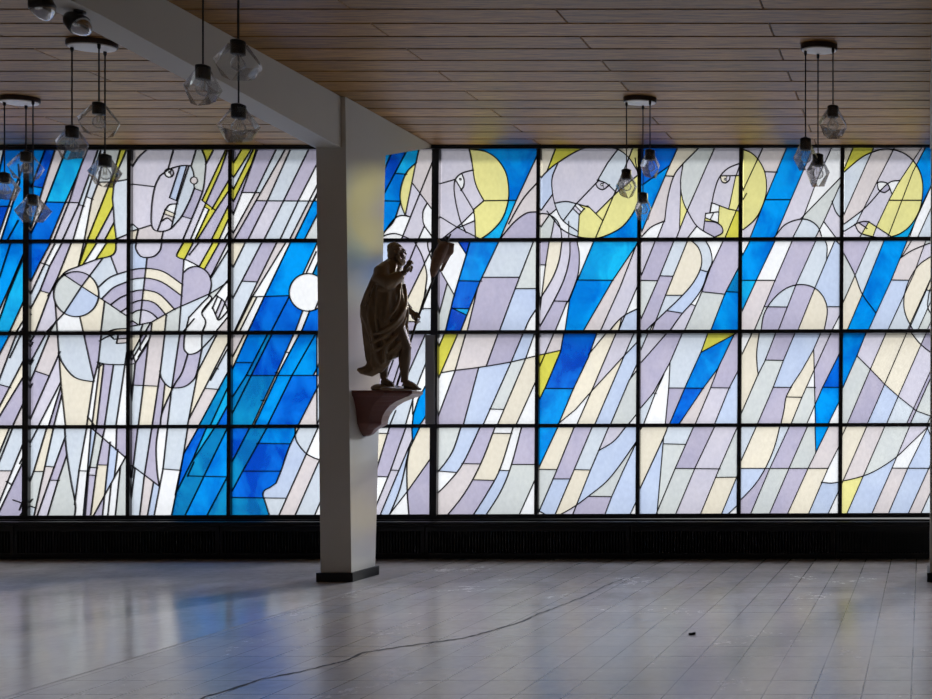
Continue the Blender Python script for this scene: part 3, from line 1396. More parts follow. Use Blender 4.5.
def build_panel(name, i, j, lines, seeds, rng):
    """one pane of the grid: column bars i, i+1; rows j, j+1"""
    quad = [cross(i, j), cross(i + 1, j), cross(i + 1, j + 1), cross(i, j + 1)]
    V, E = [Vector(q) for q in quad], [(0, 1), (1, 2), (2, 3), (3, 0)]
    bml = bmesh.new()
    mid = 0.5 * (quad[0][0] + quad[1][0])
    use = [(pts, wd) for pts, xa, xb, wd in lines if xa - 3 < mid < xb + 3]
    segs = [(k, p, q) for k, (pts, wd) in enumerate(use) for p, q in zip(pts, pts[1:])
            if clip_quad(p, q, quad)]
    for own, (pts, wd) in enumerate(use):
        pts = list(pts)
        for e0, e1 in ((0, 1), (-1, -2)):
            p, q = pts[e0], pts[e1]
            gap = min(p[1] - min(quad[0][1], quad[1][1]), max(quad[2][1], quad[3][1]) - p[1],
                      p[0] - min(quad[0][0], quad[3][0]), max(quad[1][0], quad[2][0]) - p[0])
            if -1 < gap < 7.0:
                u = Vector((p[0] - q[0], p[1] - q[1])).normalized() * 12
                pts[e0] = (p[0] + u.x, p[1] + u.y)
                continue
            # otherwise run on to the next lead line ahead
            u = Vector((p[0] - q[0], p[1] - q[1])).normalized()
            best = 5.0
            for k, a, b in segs:
                if k == own:
                    continue
                den = u.x * (b[1] - a[1]) - u.y * (b[0] - a[0])
                if abs(den) < 1e-6:
                    continue
                wx, wy = a[0] - p[0], a[1] - p[1]
                t = (wx * (b[1] - a[1]) - wy * (b[0] - a[0])) / den
                w = (wx * u.y - wy * u.x) / den
                if -1.0 < t < best and -0.02 <= w <= 1.02:
                    best = t
            if 0.0 < best < 5.0:
                pts[e0] = (p[0] + u.x * (best + 0.12), p[1] + u.y * (best + 0.12))
        for p, q in zip(pts, pts[1:]):
            c = clip_quad(p, q, quad)
            if c is None:
                continue
            k = len(V)
            V += [Vector(c[0]), Vector(c[1])]
            E.append((k, k + 1))
            u = (V[k + 1] - V[k]).normalized() * 0.25
            V[k], V[k + 1] = V[k] - u, V[k + 1] + u
            came(bml, c[0], c[1], wd, D - 0.014, D + 0.008)
    ov, oe, of, _, oes, _ = delaunay_2d_cdt(V, E, [], 0, 1e-3)
    wall = set()
    for e, src in zip(oe, oes):
        if src:
            wall.add((min(e), max(e)))
    edge_f = {}
    for fi, f in enumerate(of):
        for a, b in zip(f, f[1:] + f[:1]):
            edge_f.setdefault((min(a, b), max(a, b)), []).append(fi)
    comp = [-1] * len(of)
    comps = []
    for fi in range(len(of)):
        if comp[fi] >= 0:
            continue
        st, mem = [fi], []
        comp[fi] = len(comps)
        while st:
            g = st.pop()
            mem.append(g)
            f = of[g]
            for a, b in zip(f, f[1:] + f[:1]):
                e = (min(a, b), max(a, b))
                if e in wall:
                    continue
                for h in edge_f[e]:
                    if comp[h] < 0:
                        comp[h] = len(comps)
                        st.append(h)
        comps.append(mem)
    code = [None] * len(comps)
    for cd, pt, xa, xb in seeds:
        for fi, f in enumerate(of):
            if tri_has(pt, *[ov[v] for v in f]):
                if code[comp[fi]] is None:
                    code[comp[fi]] = cd
                break
    bm = bmesh.new()
    cl = bm.loops.layers.float_color.new('tint')
    cm = bm.loops.layers.float_color.new('mottle')
    bv = [bm.verts.new(at(v[0], v[1], D)) for v in ov]
    for ci, mem in enumerate(comps):
        cd = code[ci] or rng.choice('LLiglkpi')
        col, mot = PANE[cd]
        jit = 1.0 + rng.uniform(-0.05, 0.05)
        tint = tuple(min(1.0, lin(c) * jit) for c in col) + (1.0,)
        mv = (mot,) * 3 + (1.0,)
        for fi in mem:
            cx = sum(ov[v][0] for v in of[fi]) / 3
            cy = sum(ov[v][1] for v in of[fi]) / 3
            if not in_quad((cx, cy), quad):
                continue
            try:
                f = bm.faces.new([bv[v] for v in of[fi]])
            except ValueError:
                continue
            for lp in f.loops:
                lp[cl] = tint
                lp[cm] = mv
    bmesh.ops.delete(bm, geom=[v for v in bm.verts if not v.link_faces], context='VERTS')
    # the root sits on the sill of its own pane
    root = empty(name, at(mid, quad[2][1], D))
    g = from_bm('stained_glass', bm, M_GLASS, root)
    l = from_bm('lead_came', bml, M_LEAD, root)
    for o in (g, l):
        o.matrix_parent_inverse = Matrix.Translation(-root.location)
    return root

# ------------------------------------------------------------------ the room
X0, X1 = -13.74, 3.72           # side walls
Y0 = -4.5                       # wall behind the camera
HC = 4.71                       # underside of the board ceiling
PXR, PXL = -5.583, -5.885       # pillar faces
BXR = -5.623                    # right face of the beam (set back from the pillar)
FRONT_SILL, FRONT_TOP = 0.9, 3.2   # openings added behind the camera for fill daylight
SEAM = -5.25                    # seam between polished floor and tiled floor
BAY = 5.963                     # distance to the next pillar


def structure(name, bm, mat, label=None, cat=None, parent=None):
    o = from_bm(name, bm, mat, parent)
    if parent is None:
        o['kind'] = 'structure'
    if label:
        o['label'] = label
        o['category'] = cat
    return o


bm = bmesh.new()
add_box(bm, SEAM, X1, Y0, D, -0.12, 0.0, 0)
add_box(bm, X0, SEAM - 0.012, Y0, D, -0.12, 0.0, 1)
add_box(bm, SEAM - 0.012, SEAM, Y0, D, -0.12, -0.003, 2)
floor = structure('floor', bm, [M_FLOOR, M_FLOOR2, M_BLACK], 'worn grey terrazzo floor, polished left of the seam and tiled right of it', 'floor')

# the long crack in the floor
crack = [(190, 704), (205, 697), (245, 685), (262, 679), (300, 672), (330, 664.5), (345, 661), (362, 653), (375, 651), (400, 647),
         (440, 641.5), (466, 638), (490, 631), (520, 622.5), (538, 614), (555, 608), (565, 604), (588, 595), (605, 586), (628, 577)]
rng = random.Random(5)
pts = []
for (ax, ay), (bx, by) in zip(crack, crack[1:]):
    for k in range(6):
        t = k / 6
        pts.append((ax + (bx - ax) * t, ay + (by - ay) * t + rng.uniform(-0.35, 0.35)))
W = []
for px, py in pts:
    d = F * EYE / (py - VY)
    W.append((Vector(((px - VX) / F * d, d, 0.0)), rng.uniform(0.004, 0.016)))
bm = bmesh.new()
prev = None
for k, (p, w) in enumerate(W):
    t = (W[min(k + 1, len(W) - 1)][0] - W[max(k - 1, 0)][0]).normalized()
    n = Vector((-t.y, t.x, 0)) * w
    cur = [bm.verts.new((p.x + n.x, p.y + n.y, 0.0015)), bm.verts.new((p.x - n.x, p.y - n.y, 0.0015))]
    if prev:
        bm.faces.new((prev[0], prev[1], cur[1], cur[0]))
    prev = cur
from_bm('crack', bm, M_BLACK, floor)

# ceiling: real boards running across the room, butt joints staggered on every second row
bm = bmesh.new()
cl = bm.loops.layers.float_color.new('tint')
rng = random.Random(11)
BW = 0.2857
row = -60
while True:
    y = 7.988 + row * BW
    if y + BW < Y0:
        row += 1
        continue
    if y > D + 0.05:
        break
    ph = -2.79 if row % 2 == 0 else -4.345
    x = ph - 3.14 * math.ceil((ph - X0) / 3.14)
    while x < X1:
        a, b = max(x, X0) + 0.003, min(x + 3.14, X1) - 0.003
        if b - a > 0.05:
            col = (rng.random(), rng.random(), rng.random(), 1)
            n0 = len(bm.faces)
            y0_, y1_ = y + 0.008, min(y + BW - 0.008, D + 0.05)
            if y1_ - y0_ > 0.02:
                e = 0.006
                p8 = ((a + e, y0_ + e, HC), (b - e, y0_ + e, HC), (b - e, y1_ - e, HC), (a + e, y1_ - e, HC),
                      (a, y0_, HC + 0.012), (b, y0_, HC + 0.012), (b, y1_, HC + 0.012), (a, y1_, HC + 0.012))
                add_hexa(bm, p8)
                bm.faces.ensure_lookup_table()
                for f in bm.faces[n0:]:
                    for lp in f.loops:
                        lp[cl] = col
        x += 3.14
    row += 1
n0 = len(bm.faces)
add_box(bm, X0, X1, Y0, D + 0.3, HC + 0.012, HC + 0.16, 1)
structure('ceiling', bm, [M_WOOD, M_BLACK], 'brown timber board ceiling with staggered joints', 'ceiling')

# walls
SILL = EYE + (VY - 517.2) / F * D
TOPZ = EYE + (VY - 147.2) / F * D
bm = bmesh.new()
add_box(bm, X0, X1, D + 0.02, D + 0.16, -0.12, SILL - 0.03)
structure('wall_back', bm, M_BLACK, 'dark backlit dado wall under the stained glass', 'wall')
bm = bmesh.new()
add_box(bm, X0 - 0.2, X0, Y0, D + 0.16, -0.12, HC + 0.16)
structure('wall_left', bm, M_WALL, 'plain side wall at the left end of the hall', 'wall')
bm = bmesh.new()
add_box(bm, X1, X1 + 0.2, Y0, D + 0.16, -0.12, HC + 0.16)
structure('wall_right', bm, M_WALL, 'plain side wall at the right end of the hall', 'wall')
# the unseen wall opposite the glass, with three openings added for fill light
bm = bmesh.new()
opens = [(-11.5, -9.0), (-6.2, -3.7), (-1.0, 1.5)]
xs = [X0] + [v for o_ in opens for v in o_] + [X1]
for k in range(0, len(xs), 2):
    add_box(bm, xs[k], xs[k + 1], Y0 - 0.2, Y0, -0.12, HC + 0.16)
for a, b in opens:
    add_box(bm, a, b, Y0 - 0.2, Y0, -0.12, FRONT_SILL)
    add_box(bm, a, b, Y0 - 0.2, Y0, FRONT_TOP, HC + 0.16)
structure('wall_front', bm, M_WALL, 'plain wall facing the stained glass', 'wall')

# outside: roof eave and stone lintel over the glass, narrow ledge at mid height
bm = bmesh.new()
add_box(bm, X0, X1, D + 0.05, D + 0.45, TOPZ - 0.03, HC + 0.3)
structure('trim_20', bm, M_OUT, 'concrete lintel outside above the stained glass', 'lintel')
zl = at(466, row_y(2, 466), D).z
bm = bmesh.new()
add_box(bm, X0, X1, D + 0.03, D + 0.10, zl - 0.03, zl + 0.03)
structure('trim_21', bm, M_OUT, 'narrow outside ledge behind the middle rail', 'ledge')

# glazing bars
n = 0
NB = len(BARS)
for i in range(NB):
    p, q = cross(i, 0), cross(i, 4)
    w = {3: 0.034, 7: 0.040}.get(i, 0.022)
    dp = 0.04 if i != 7 else 0.05
    a, b = at(p[0], p[1], D - dp), at(q[0], q[1], D - dp)
    bm = bmesh.new()
    pts = []
    for y0_, y1_ in ((D - dp, D + 0.03),):
        for c, z in ((b, b.z), (a, a.z)):
            pts += [(c.x - w, y0_, z), (c.x + w, y0_, z), (c.x + w, y1_, z), (c.x - w, y1_, z)]
    add_hexa(bm, pts)
    if i == 7:
        # pale cover box screwed over the lower half of the thick mullion
        za, zb = at(430, 424, D - 0.075).z, at(430, 335, D - 0.075).z
        xa, xb = at(425.2, 380, D - 0.075).x, at(434.3, 380, D - 0.075).x
        add_box(bm, xa, xb, D - 0.075, D - 0.03, za, zb, 1)
    n += 1
    nm = {3: 'leftmost full', 7: 'thick'}.get(i)
    o = structure('trim_%d' % n, bm, [M_STEEL, M_GREYSTEEL])
    if i == 7:
        o['label'], o['category'] = 'thick dark mullion right of the statue with a grey cover box', 'mullion'
    elif i < 7:
        o['label'], o['category'] = 'dark steel mullion of the glass wall, number %d left of the thick mullion' % (7 - i), 'mullion'
        o['label'] = 'dark steel mullion, %s one left of the thick mullion beside the statue' % ('first second third fourth fifth sixth seventh'.split()[6 - i])
    else:
        o['label'], o['category'] = 'dark steel mullion, %s one right of the thick mullion beside the statue' % ('first second third fourth fifth sixth seventh eighth'.split()[i - 8]), 'mullion'
RAIL = ['top rail under the ceiling boards', 'upper rail below the faces', 'middle rail', 'lower rail level with the bracket', 'bottom rail above the sill']
for j in range(5):
    ya, yb = row_y(j, -279), row_y(j, 1248)
    a, b = at(-281, ya, D), at(1248, yb, D)
    h = {0: 0.024, 4: 0.026}.get(j, 0.021)
    if j == 0:
        a.z += 0.02
        b.z += 0.02
    bm = bmesh.new()
    pts = []
    for z in (-h, h):
        pts += [(a.x, D - 0.035, a.z + z), (b.x, D - 0.035, b.z + z), (b.x, D + 0.028, b.z + z), (a.x, D + 0.028, a.z + z)]
    add_hexa(bm, pts)
    if j == 0:
        add_box(bm, X0, X1, D - 0.05, D + 0.05, TOPZ, HC + 0.012)
    n += 1
    structure('trim_%d' % n, bm, M_STEEL, 'dark steel %s of the glass wall' % RAIL[j], 'rail')

# the panes
LABELS = [
    ['blue panel at the far left of the top row behind a hanging lamp', 'blue rays and lilac stripes with yellow strips, beside the long face',
     'long face with oblong nose and yellow rays, leftmost face of the top row', 'lilac stripes with yellow strips at its left, left of the pillar top',
     'blue and lilac pieces with a yellow crescent, between pillar top and thick mullion', 'face in profile with big yellow hair against blue, right of the statue',
     'tilted lilac face with large yellow halo half', 'long white face looking right with blue corner behind lamps',
     'broad blue ray beside a yellow halo edge, behind the two right lamps', 'face with yellow halo half at the far right of the top row'],
    ['blue shards at the far left below the top row', 'shoulder circle crossed by black lines with yellow tips above',
     'concentric ripple arcs on the chest and pointing hand', 'blue ray with white round disc beside the pillar',
     'lilac diamonds behind the raised hand of the statue', 'wide blue ray with pale lilac blocks right of the scroll',
     'wide sky blue ray with curved lilac folds', 'looped white band with lilac stripes and blue corner',
     'rounded lilac arch with blue ray at its left', 'broad blue ray with white arch at the far right'],
    ['pale slanting stripes at the far left of the third row', 'cream robe piece and hand with fingers pointing right',
     'robe folds rounded like a bowl with cream piece', 'deep blue panel with thin white streak left of the pillar',
     'pale stripes with blue shard behind the legs of the statue', 'pale blocks under a slanting line with yellow left corner',
     'deep blue ray with yellow wedge at its left', 'blue ray topped with a yellow triangle',
     'pale panel with blue corner at its right, third row', 'pale slanting stripes crossed by a long curve, far right of the third row'],
    ['pale grey stripes in the bottom left corner', 'pale robe stripes with large black zigzag lines',
     'blue wedge with pale robe stripes, bottom row', 'deep blue blocks with white stepped outline left of the pillar, bottom row',
     'pale shards in the bottom row between pillar and thick mullion', 'curved pale stripes in the bottom row right of the thick mullion',
     'pale stripes with blue wedge at top left and curved line, bottom row', 'cream and lilac stripes with black v line, bottom row',
     'lilac stripes with small blue wedge at top, bottom row', 'sky blue corner panel with arc line, bottom row far right'],
]
lead_rows, lead_seeds = parse_leads()
rng = random.Random(3)
wn = 0
for j in range(4):
    extra = []
    ya, yb = row_y(j, 466) - 4, row_y(j, 466) + 106
    for base, lo, hi in ((0, -330, -4), (1, 950, 1330)):
        x = lo
        while x < hi:
            extra.append(([(x, ya), (x - 50, yb)], -999, 1999, 0.0053))
            x += rng.uniform(9, 22)
    for i in range(NB - 1):
        wn += 1
        root = build_panel('window_%d' % wn, i, j, lead_rows[j] + extra, lead_seeds[j], rng)
        root['kind'] = 'structure'
        root['category'] = 'stained glass window'
        k = i - 2
        if 0 <= k < 10:
            root['label'] = 'stained glass pane: ' + LABELS[j][k]
            if len(root['label'].split()) > 16:
                root['label'] = LABELS[j][k]
        else:
            root['label'] = 'striped stained glass pane beyond the picture edge'
            root['group'] = 'striped panes beyond the edge'

# sill and radiator covers
bm = bmesh.new()
add_box(bm, X0, X1, D - 0.20, D + 0.02, SILL - 0.075, SILL - 0.035)
add_box(bm, X0, X1, D - 0.10, D + 0.02, SILL - 0.035, SILL - 0.02)
structure('trim_30', bm, M_BLACK, 'dark backlit window sill under the stained glass', 'sill')

COVER_LABELS = {0: 'dark backlit radiator cover cut off by the left edge of the picture',
                1: 'dark backlit slotted radiator cover under the figure with ripple arcs',
                2: 'dark backlit slotted radiator cover under the deep blue glass left of the pillar',
                3: 'dark backlit slotted radiator cover just right of the pillar base and thick mullion',
                4: 'dark backlit slotted radiator cover under the white long-faced figure',
                5: 'dark backlit slotted radiator cover nearest the right pillar'}


def radiator_cover(k, xa, xb):
    root = empty('radiator_cover', ((xa + xb) / 2, D - 0.09, 0))
    w = (xb - xa) / 2 - 0.006
    zt = SILL - 0.085
    b = bmesh.new()
    add_box(b, -w, w, -0.07, 0.09, 0.05, 0.075)
    add_box(b, -w, w, -0.07, 0.09, zt - 0.06, zt)
    add_box(b, -w, -w + 0.03, -0.07, 0.09, 0.075, zt - 0.06)
    add_box(b, w - 0.03, w, -0.07, 0.09, 0.075, zt - 0.06)
    add_box(b, -w, w, 0.03, 0.09, 0.0, zt)
    from_bm('housing', b, M_BLACK, root)
    g = bmesh.new()
    x = -w + 0.045
    while x < w - 0.04:
        add_box(g, x, x + 0.016, -0.06, 0.03, 0.075, zt - 0.06)
        x += 0.034
    from_bm('grille', g, M_BLACK, root)
    tag(root, COVER_LABELS.get(k, 'dark backlit slotted radiator cover'), 'radiator', 'radiator covers under the glass wall')


step = 2 * 101.35 / F * D
xc = at(26, 540, D).x
for k in range(0, 6):
    radiator_cover(k, xc + (k - 1) * step, xc + k * step if k < 5 else min(xc + k * step, X1))

# ------------------------------------------------------------------ tapered pillars, roof beams


def pillar(dx, label, blabel):
    def Z(py, d):
        return EYE + (VY - py) / F * d
    yb0, yb1 = 10.275, 10.717
    yt0, yt1 = 10.165, 10.945
    b = bmesh.new()
    xl, xr = PXL + dx, PXR + dx
    add_hexa(b, [(xl, yb0, 0), (xr, yb0, 0), (xr, yb1, 0), (xl, yb1, 0),
                 (xl + 0.015, yt0, HC), (xr, yt0, HC), (xr, yt1, HC), (xl + 0.015, yt1, HC)])
    # fin running on to the glass wall under the ceiling
    z0 = Z(155.5, 10.93)
    yz = yb1 + (yt1 - yb1) * z0 / HC
    add_hexa(b, [(xl + 0.02, yz, z0), (xr, yz, z0), (xr, D - 0.06, HC - 0.035), (xl + 0.02, D - 0.06, HC - 0.035),
                 (xl + 0.02, yt1, HC), (xr, yt1, HC), (xr, D - 0.06, HC - 0.001), (xl + 0.02, D - 0.06, HC - 0.001)])
    p = from_bm('pillar', b, M_PLASTER)
    p['kind'] = 'structure'
    p['label'], p['category'] = label, 'pillar'
    b = bmesh.new()
    e = 0.028
    add_box(b, xl - e, xr + e, yb0 - e, yb1 + e, 0, 0.088)
    bb = from_bm('baseboard', b, M_BASE, p)
    # beam towards the room, deeper at the pillar
    b = bmesh.new()
    prof = [(Y0, 4.36), (7.2, 4.36), (10.20, 4.218)]
    for (ya, za), (yb_, zb) in zip(prof, prof[1:]):
        add_hexa(b, [(xl, ya, za), (BXR + dx, ya, za), (BXR + dx, yb_, zb), (xl, yb_, zb),
                     (xl, ya, HC), (BXR + dx, ya, HC), (BXR + dx, yb_, HC), (xl, yb_, HC)])
    o = from_bm('ceiling_beam', b, M_PLASTER)
    o['kind'] = 'structure'
    o['label'], o['category'] = blabel, 'beam'


pillar(0.0, 'white tapered concrete pillar carrying the statue bracket', 'white concrete beam running overhead to the pillar with the statue')
pillar(BAY, 'white pillar cut off at the right edge of the picture', 'white beam over the pillar at the right edge')

# ------------------------------------------------------------------ pendant lamps


def shade(bm, r, h, top, seedv):
    """open-bottomed faceted glass bell, six-sided, widest below the middle"""
    rg = random.Random(seedv)
    n = 6
    prof = [(top, 0.0), (r, -h * 0.56), (r * 0.60, -h)]
    rings = []
    for k, (rr, z) in enumerate(prof):
        ph = rg.uniform(-0.1, 0.1) + (math.pi / n if k == 1 else 0)
        rings.append([(rr * math.cos(ph + 2 * math.pi * i / n), rr * 0.74 * math.sin(ph + 2 * math.pi * i / n),
                       z + (rg.uniform(-0.012, 0.012) if k else 0)) for i in range(n)])
    add_rings_tri(bm, rings)


def add_rings_tri(bm, rings):
    vs_ = [[bm.verts.new(p) for p in r] for r in rings]
    n = len(vs_[0])
    for k, (a, b) in enumerate(zip(vs_, vs_[1:])):
        for i in range(n):
            j = (i + 1) % n
            if k == 0:
                bm.faces.new((a[i], a[j], b[i]))
                bm.faces.new((a[j], b[j], b[i]))
            else:
                bm.faces.new((a[i], a[j], b[j]))
                bm.faces.new((a[i], b[j], b[i]))


def pendant_lamp(cx, cy, cw, drops, label, d=None, seedv=0):
    if d is None:
        d = F * (HC - EYE) / (VY - cy)
    c = Vector(((cx - VX) / F * d, d, HC))
    root = empty('pendant_lamp', c)
    tag(root, label, 'pendant lamp', 'three-shade pendant lamps')
    rad = cw / F * d / 2
    b = bmesh.new()
    add_lathe(b, [(rad, 0.0), (rad, -0.035), (rad * 0.97, -0.042)], 36, sy=0.62, mi=0)
    add_lathe(b, [(rad * 0.93, -0.040), (rad * 0.92, -0.05), (rad * 0.2, -0.056)], 36, sy=0.62, mi=1)
    from_bm('canopy', b, [M_CANOPY, M_CANOPYW], root)
    for k, (px, py, wpx, oy) in enumerate(drops):
        dd = d + oy
        py += 2.0
        x = (px - VX) / F * dd - c.x
        z = EYE + (VY - py) / F * dd - c.z
        b = bmesh.new()
        add_tube(b, [(x, oy, -0.03), (x, oy, z + 0.005)], 0.0055, 8)
        add_lathe(b, [(0.012, 0.0), (0.012, -0.03), (0.006, -0.045)], 10, (x, oy, -0.045))
        cord = from_bm('cord', b, M_CORD, root)
        b = bmesh.new()
        add_lathe(b, [(0.016, 0.018), (0.045, 0.006), (0.047, 0.0), (0.045, -0.085), (0.034, -0.09)], 20, (x, oy, z))
        from_bm('socket', b, M_SOCKET, cord)
        half = wpx / F * dd / 2
        b = bmesh.new()
        shade(b, 0.158, 0.235, 0.055, seedv * 10 + k)
        sh = from_bm('glass_shade', b, M_SHADE, cord)
        # the shade is oblong: turn it so that it looks as wide as it should
        s2 = max(0.0, min(1.0, ((half / 0.158) ** 2 - 0.74 ** 2) / (1 - 0.74 ** 2)))
        a = math.acos(math.sqrt(s2)) * (1 if k % 2 else -1)
        sh.location = (x, oy, z - 0.012)
        sh.rotation_euler = (0, 0, a)
        if half < 0.115:
            sh.scale = (half / 0.117,) * 2 + (1,)
        b = bmesh.new()
        add_lathe(b, [(0.016, -0.088), (0.02, -0.10), (0.044, -0.135), (0.048, -0.155), (0.040, -0.18), (0.018, -0.196), (0.002, -0.199)], 20, (x, oy, z))
        from_bm('bulb', b, M_BULB, cord, smooth=True)
        b = bmesh.new()
        add_tube(b, [(x - 0.008, oy, z - 0.088), (x - 0.014, oy, z - 0.12), (x - 0.010, oy, z - 0.16)], 0.0022, 6)
        add_tube(b, [(x + 0.008, oy, z - 0.088), (x + 0.014, oy, z - 0.12), (x + 0.010, oy, z - 0.16)], 0.0022, 6)
        add_tube(b, [(x - 0.010, oy, z - 0.16), (x, oy, z - 0.13), (x + 0.010, oy, z - 0.16)], 0.0018, 6)
        from_bm('filament', b, M_FIL, cord)


pendant_lamp(19.5, 98, 38, [(4.5, 172, 32, -0.03), (26, 151, 30, 0.07), (33, 194, 35, -0.07)],
             'pendant lamp hanging at the far left edge before blue glass', seedv=1)
pendant_lamp(92, 42, 48, [(72, 125.5, 36, -0.02), (99, 102, 36, -0.08), (105, 154, 33, 0.08)],
             'pendant lamp beside the spotlights, its lowest shade before lilac and yellow strips', seedv=2)
pendant_lamp(224, -29, 46, [(203, 65, 41, -0.03), (238, 40, 43, -0.09), (238.6, 104, 44, 0.08)],
             'pendant lamp in front of the overhead beam, canopy out of the picture', seedv=3)
pendant_lamp(640, 98, 33, [(626.5, 168.5, 21, -0.02), (650, 149, 20, -0.06), (643, 192, 18, 0.08)],
             'pendant lamp near the middle, before the yellow halo and blue glass', seedv=4)
pendant_lamp(819, 45, 37, [(805.5, 137.5, 25, 0.0), (833, 105, 30, -0.05), (818, 153.5, 24, 0.08)],
             'pendant lamp on the right with pale canopy, before the broad blue ray', seedv=5)

# ------------------------------------------------------------------ spotlights under the beam


def spotlight(px, py, d, axis, label):
    c = at(px, py, d)
    root = empty('spotlight', c)
    tag(root, label, 'spotlight', 'spotlights under the beam')
    ax = Vector(axis).normalized()
    q = Vector((0, 0, -1)).rotation_difference(ax).to_matrix().to_4x4()
    # dark bell with a mirrored lamp standing out of its mouth
    b = bmesh.new()
    add_lathe(b, [(0.02, 0.10), (0.05, 0.09), (0.078, 0.055), (0.092, 0.0), (0.096, -0.03), (0.090, -0.03), (0.07, 0.03)], 28)
    bmesh.ops.transform(b, matrix=q @ Matrix.Diagonal((0.78, 0.78, 0.78, 1)), verts=b.verts)
    from_bm('housing', b, M_SPOT, root, smooth=True)
    b = bmesh.new()
    add_lathe(b, [(0.05, 0.03), (0.086, -0.02), (0.088, -0.04), (0.074, -0.075), (0.05, -0.105), (0.022, -0.125), (0.003, -0.13)], 28)
    bmesh.ops.transform(b, matrix=q @ Matrix.Diagonal((0.78, 0.78, 0.78, 1)), verts=b.verts)
    from_bm('mirrored_bulb', b, M_CHROME, root, smooth=True)
    b = bmesh.new()
    top = 4.36 - c.z
    add_tube(b, [(0, 0, 0.03), (0.02, 0, top - 0.01)], 0.011, 10)
    add_lathe(b, [(0.035, 0.0), (0.035, -0.014), (0.02, -0.018)], 18, (0.02, 0, top))
    from_bm('bracket', b, M_SPOT, root)


spotlight(41.5, 4.5, 6.80, (0.12, 0.25, -0.95), 'small spotlight at the top left corner, higher of two under the beam')
spotlight(77, 23, 7.12, (0.75, 0.1, -0.65), 'small spotlight just above the lamp canopy, lower of two under the beam')

# ------------------------------------------------------------------ bracket and statue on the pillar
SC = 0.01002
YS = 10.52
PIV = Vector((-(VX - 390) * SC, YS, EYE + (VY - 391) * SC))

root = empty('statue_bracket', (PXR, YS, PIV.z))
tag(root, 'red-brown carved corbel bracket fixed to the pillar under the statue', 'bracket')


def octo(p, h, z, cut=0.4):
    return [(0.0, -h, z), (p * (1 - cut), -h, z), (p, -h * 0.45, z), (p, h * 0.45, z), (p * (1 - cut), h, z), (0.0, h, z)]


b = bmesh.new()
add_rings(b, [octo(0.47, 0.225, -0.062), octo(0.50, 0.235, -0.05), octo(0.52, 0.24, -0.035), octo(0.53, 0.245, -0.03), octo(0.53, 0.245, 0.0)])
from_bm('shelf', b, M_BRACKET, root)
b = bmesh.new()
prof = [(0.03, 0.03, -0.455), (0.075, 0.055, -0.435), (0.10, 0.085, -0.405), (0.115, 0.10, -0.385), (0.19, 0.13, -0.34), (0.20, 0.14, -0.325),
        (0.20, 0.145, -0.30), (0.215, 0.155, -0.25), (0.245, 0.165, -0.20), (0.29, 0.18, -0.15), (0.35, 0.195, -0.11), (0.42, 0.21, -0.08), (0.47, 0.22, -0.058)]
add_rings(b, [octo(p, h, z) for p, h, z in prof])
from_bm('corbel', b, M_BRACKET, root)


# the statue is turned so that its x axis lies across the line of sight
YT = 10.36
THETA = math.atan2(VX - 390, F)
SX, SZ = YT / F * math.cos(THETA), YT / F


def P(px, py, y=0.0):
    return Vector(((px - 390) * SX, y, (391 - py) * SZ))


statue = empty('statue', (-(VX - 390) * YT / F, YT, PIV.z), THETA)
tag(statue, 'dark bronze statue of a bearded robed man raising one hand, on the pillar bracket', 'statue')

# body: head, neck, torso, arms with hands, legs with feet -- fused into one surface
b = bmesh.new()
tilt = Matrix.Rotation(math.radians(8), 4, 'Y')
add_ellipsoid(b, P(396.6, 252.2), (0.072, 0.066, 0.084), tilt)           # skull
add_ellipsoid(b, P(399.0, 257.0), (0.062, 0.056, 0.075), tilt)           # face
add_ellipsoid(b, P(403.6, 249.8), (0.022, 0.045, 0.014), tilt)           # brow
add_tube(b, [P(404.2, 250.8), P(405.6, 253.2), P(405.5, 254.4)], [0.009, 0.014, 0.011], 10)   # nose
add_ellipsoid(b, P(404.2, 256.9), (0.016, 0.024, 0.008))                 # lips
for s in (-1, 1):
    add_ellipsoid(b, P(403.3, 251.8, s * 0.028), (0.013, 0.014, 0.010))  # eyes
    add_ellipsoid(b, P(401.8, 254.6, s * 0.036), (0.02, 0.018, 0.022))   # cheekbones
    add_ellipsoid(b, P(396.5, 253.4, s * 0.072), (0.022, 0.012, 0.034))  # ears
add_tube(b, [P(394.5, 258), P(392.5, 264), P(391, 271)], [0.056, 0.055, 0.075], 16)
add_tube(b, [P(391, 270), P(388, 285), P(388, 305), P(389, 325)], [0.12, 0.145, 0.13, 0.13], 18)
add_tube(b, [P(384, 273, -0.13), P(391, 270, 0), P(392, 274, 0.13)], [0.06, 0.08, 0.06], 14)
# near arm, forearm raised
add_tube(b, [P(384, 274, -0.14), P(384.5, 282, -0.20), P(389, 284.5, -0.23), P(398, 279, -0.22), P(405.2, 274, -0.20)],
         [0.052, 0.046, 0.042, 0.034, 0.025], 14)
# far arm, lowered and held forward
add_tube(b, [P(392, 275, 0.14), P(397, 290, 0.19), P(402, 303, 0.20), P(409, 308.5, 0.17), P(414.5, 312, 0.14)],
         [0.052, 0.046, 0.042, 0.034, 0.026], 14)


def finger(b, pts, r0, r1):
    add_tube(b, pts, [r0 + (r1 - r0) * k / (len(pts) - 1) for k in range(len(pts))], 8)
    add_ellipsoid(b, pts[-1], (r1, r1, r1), None, 8)


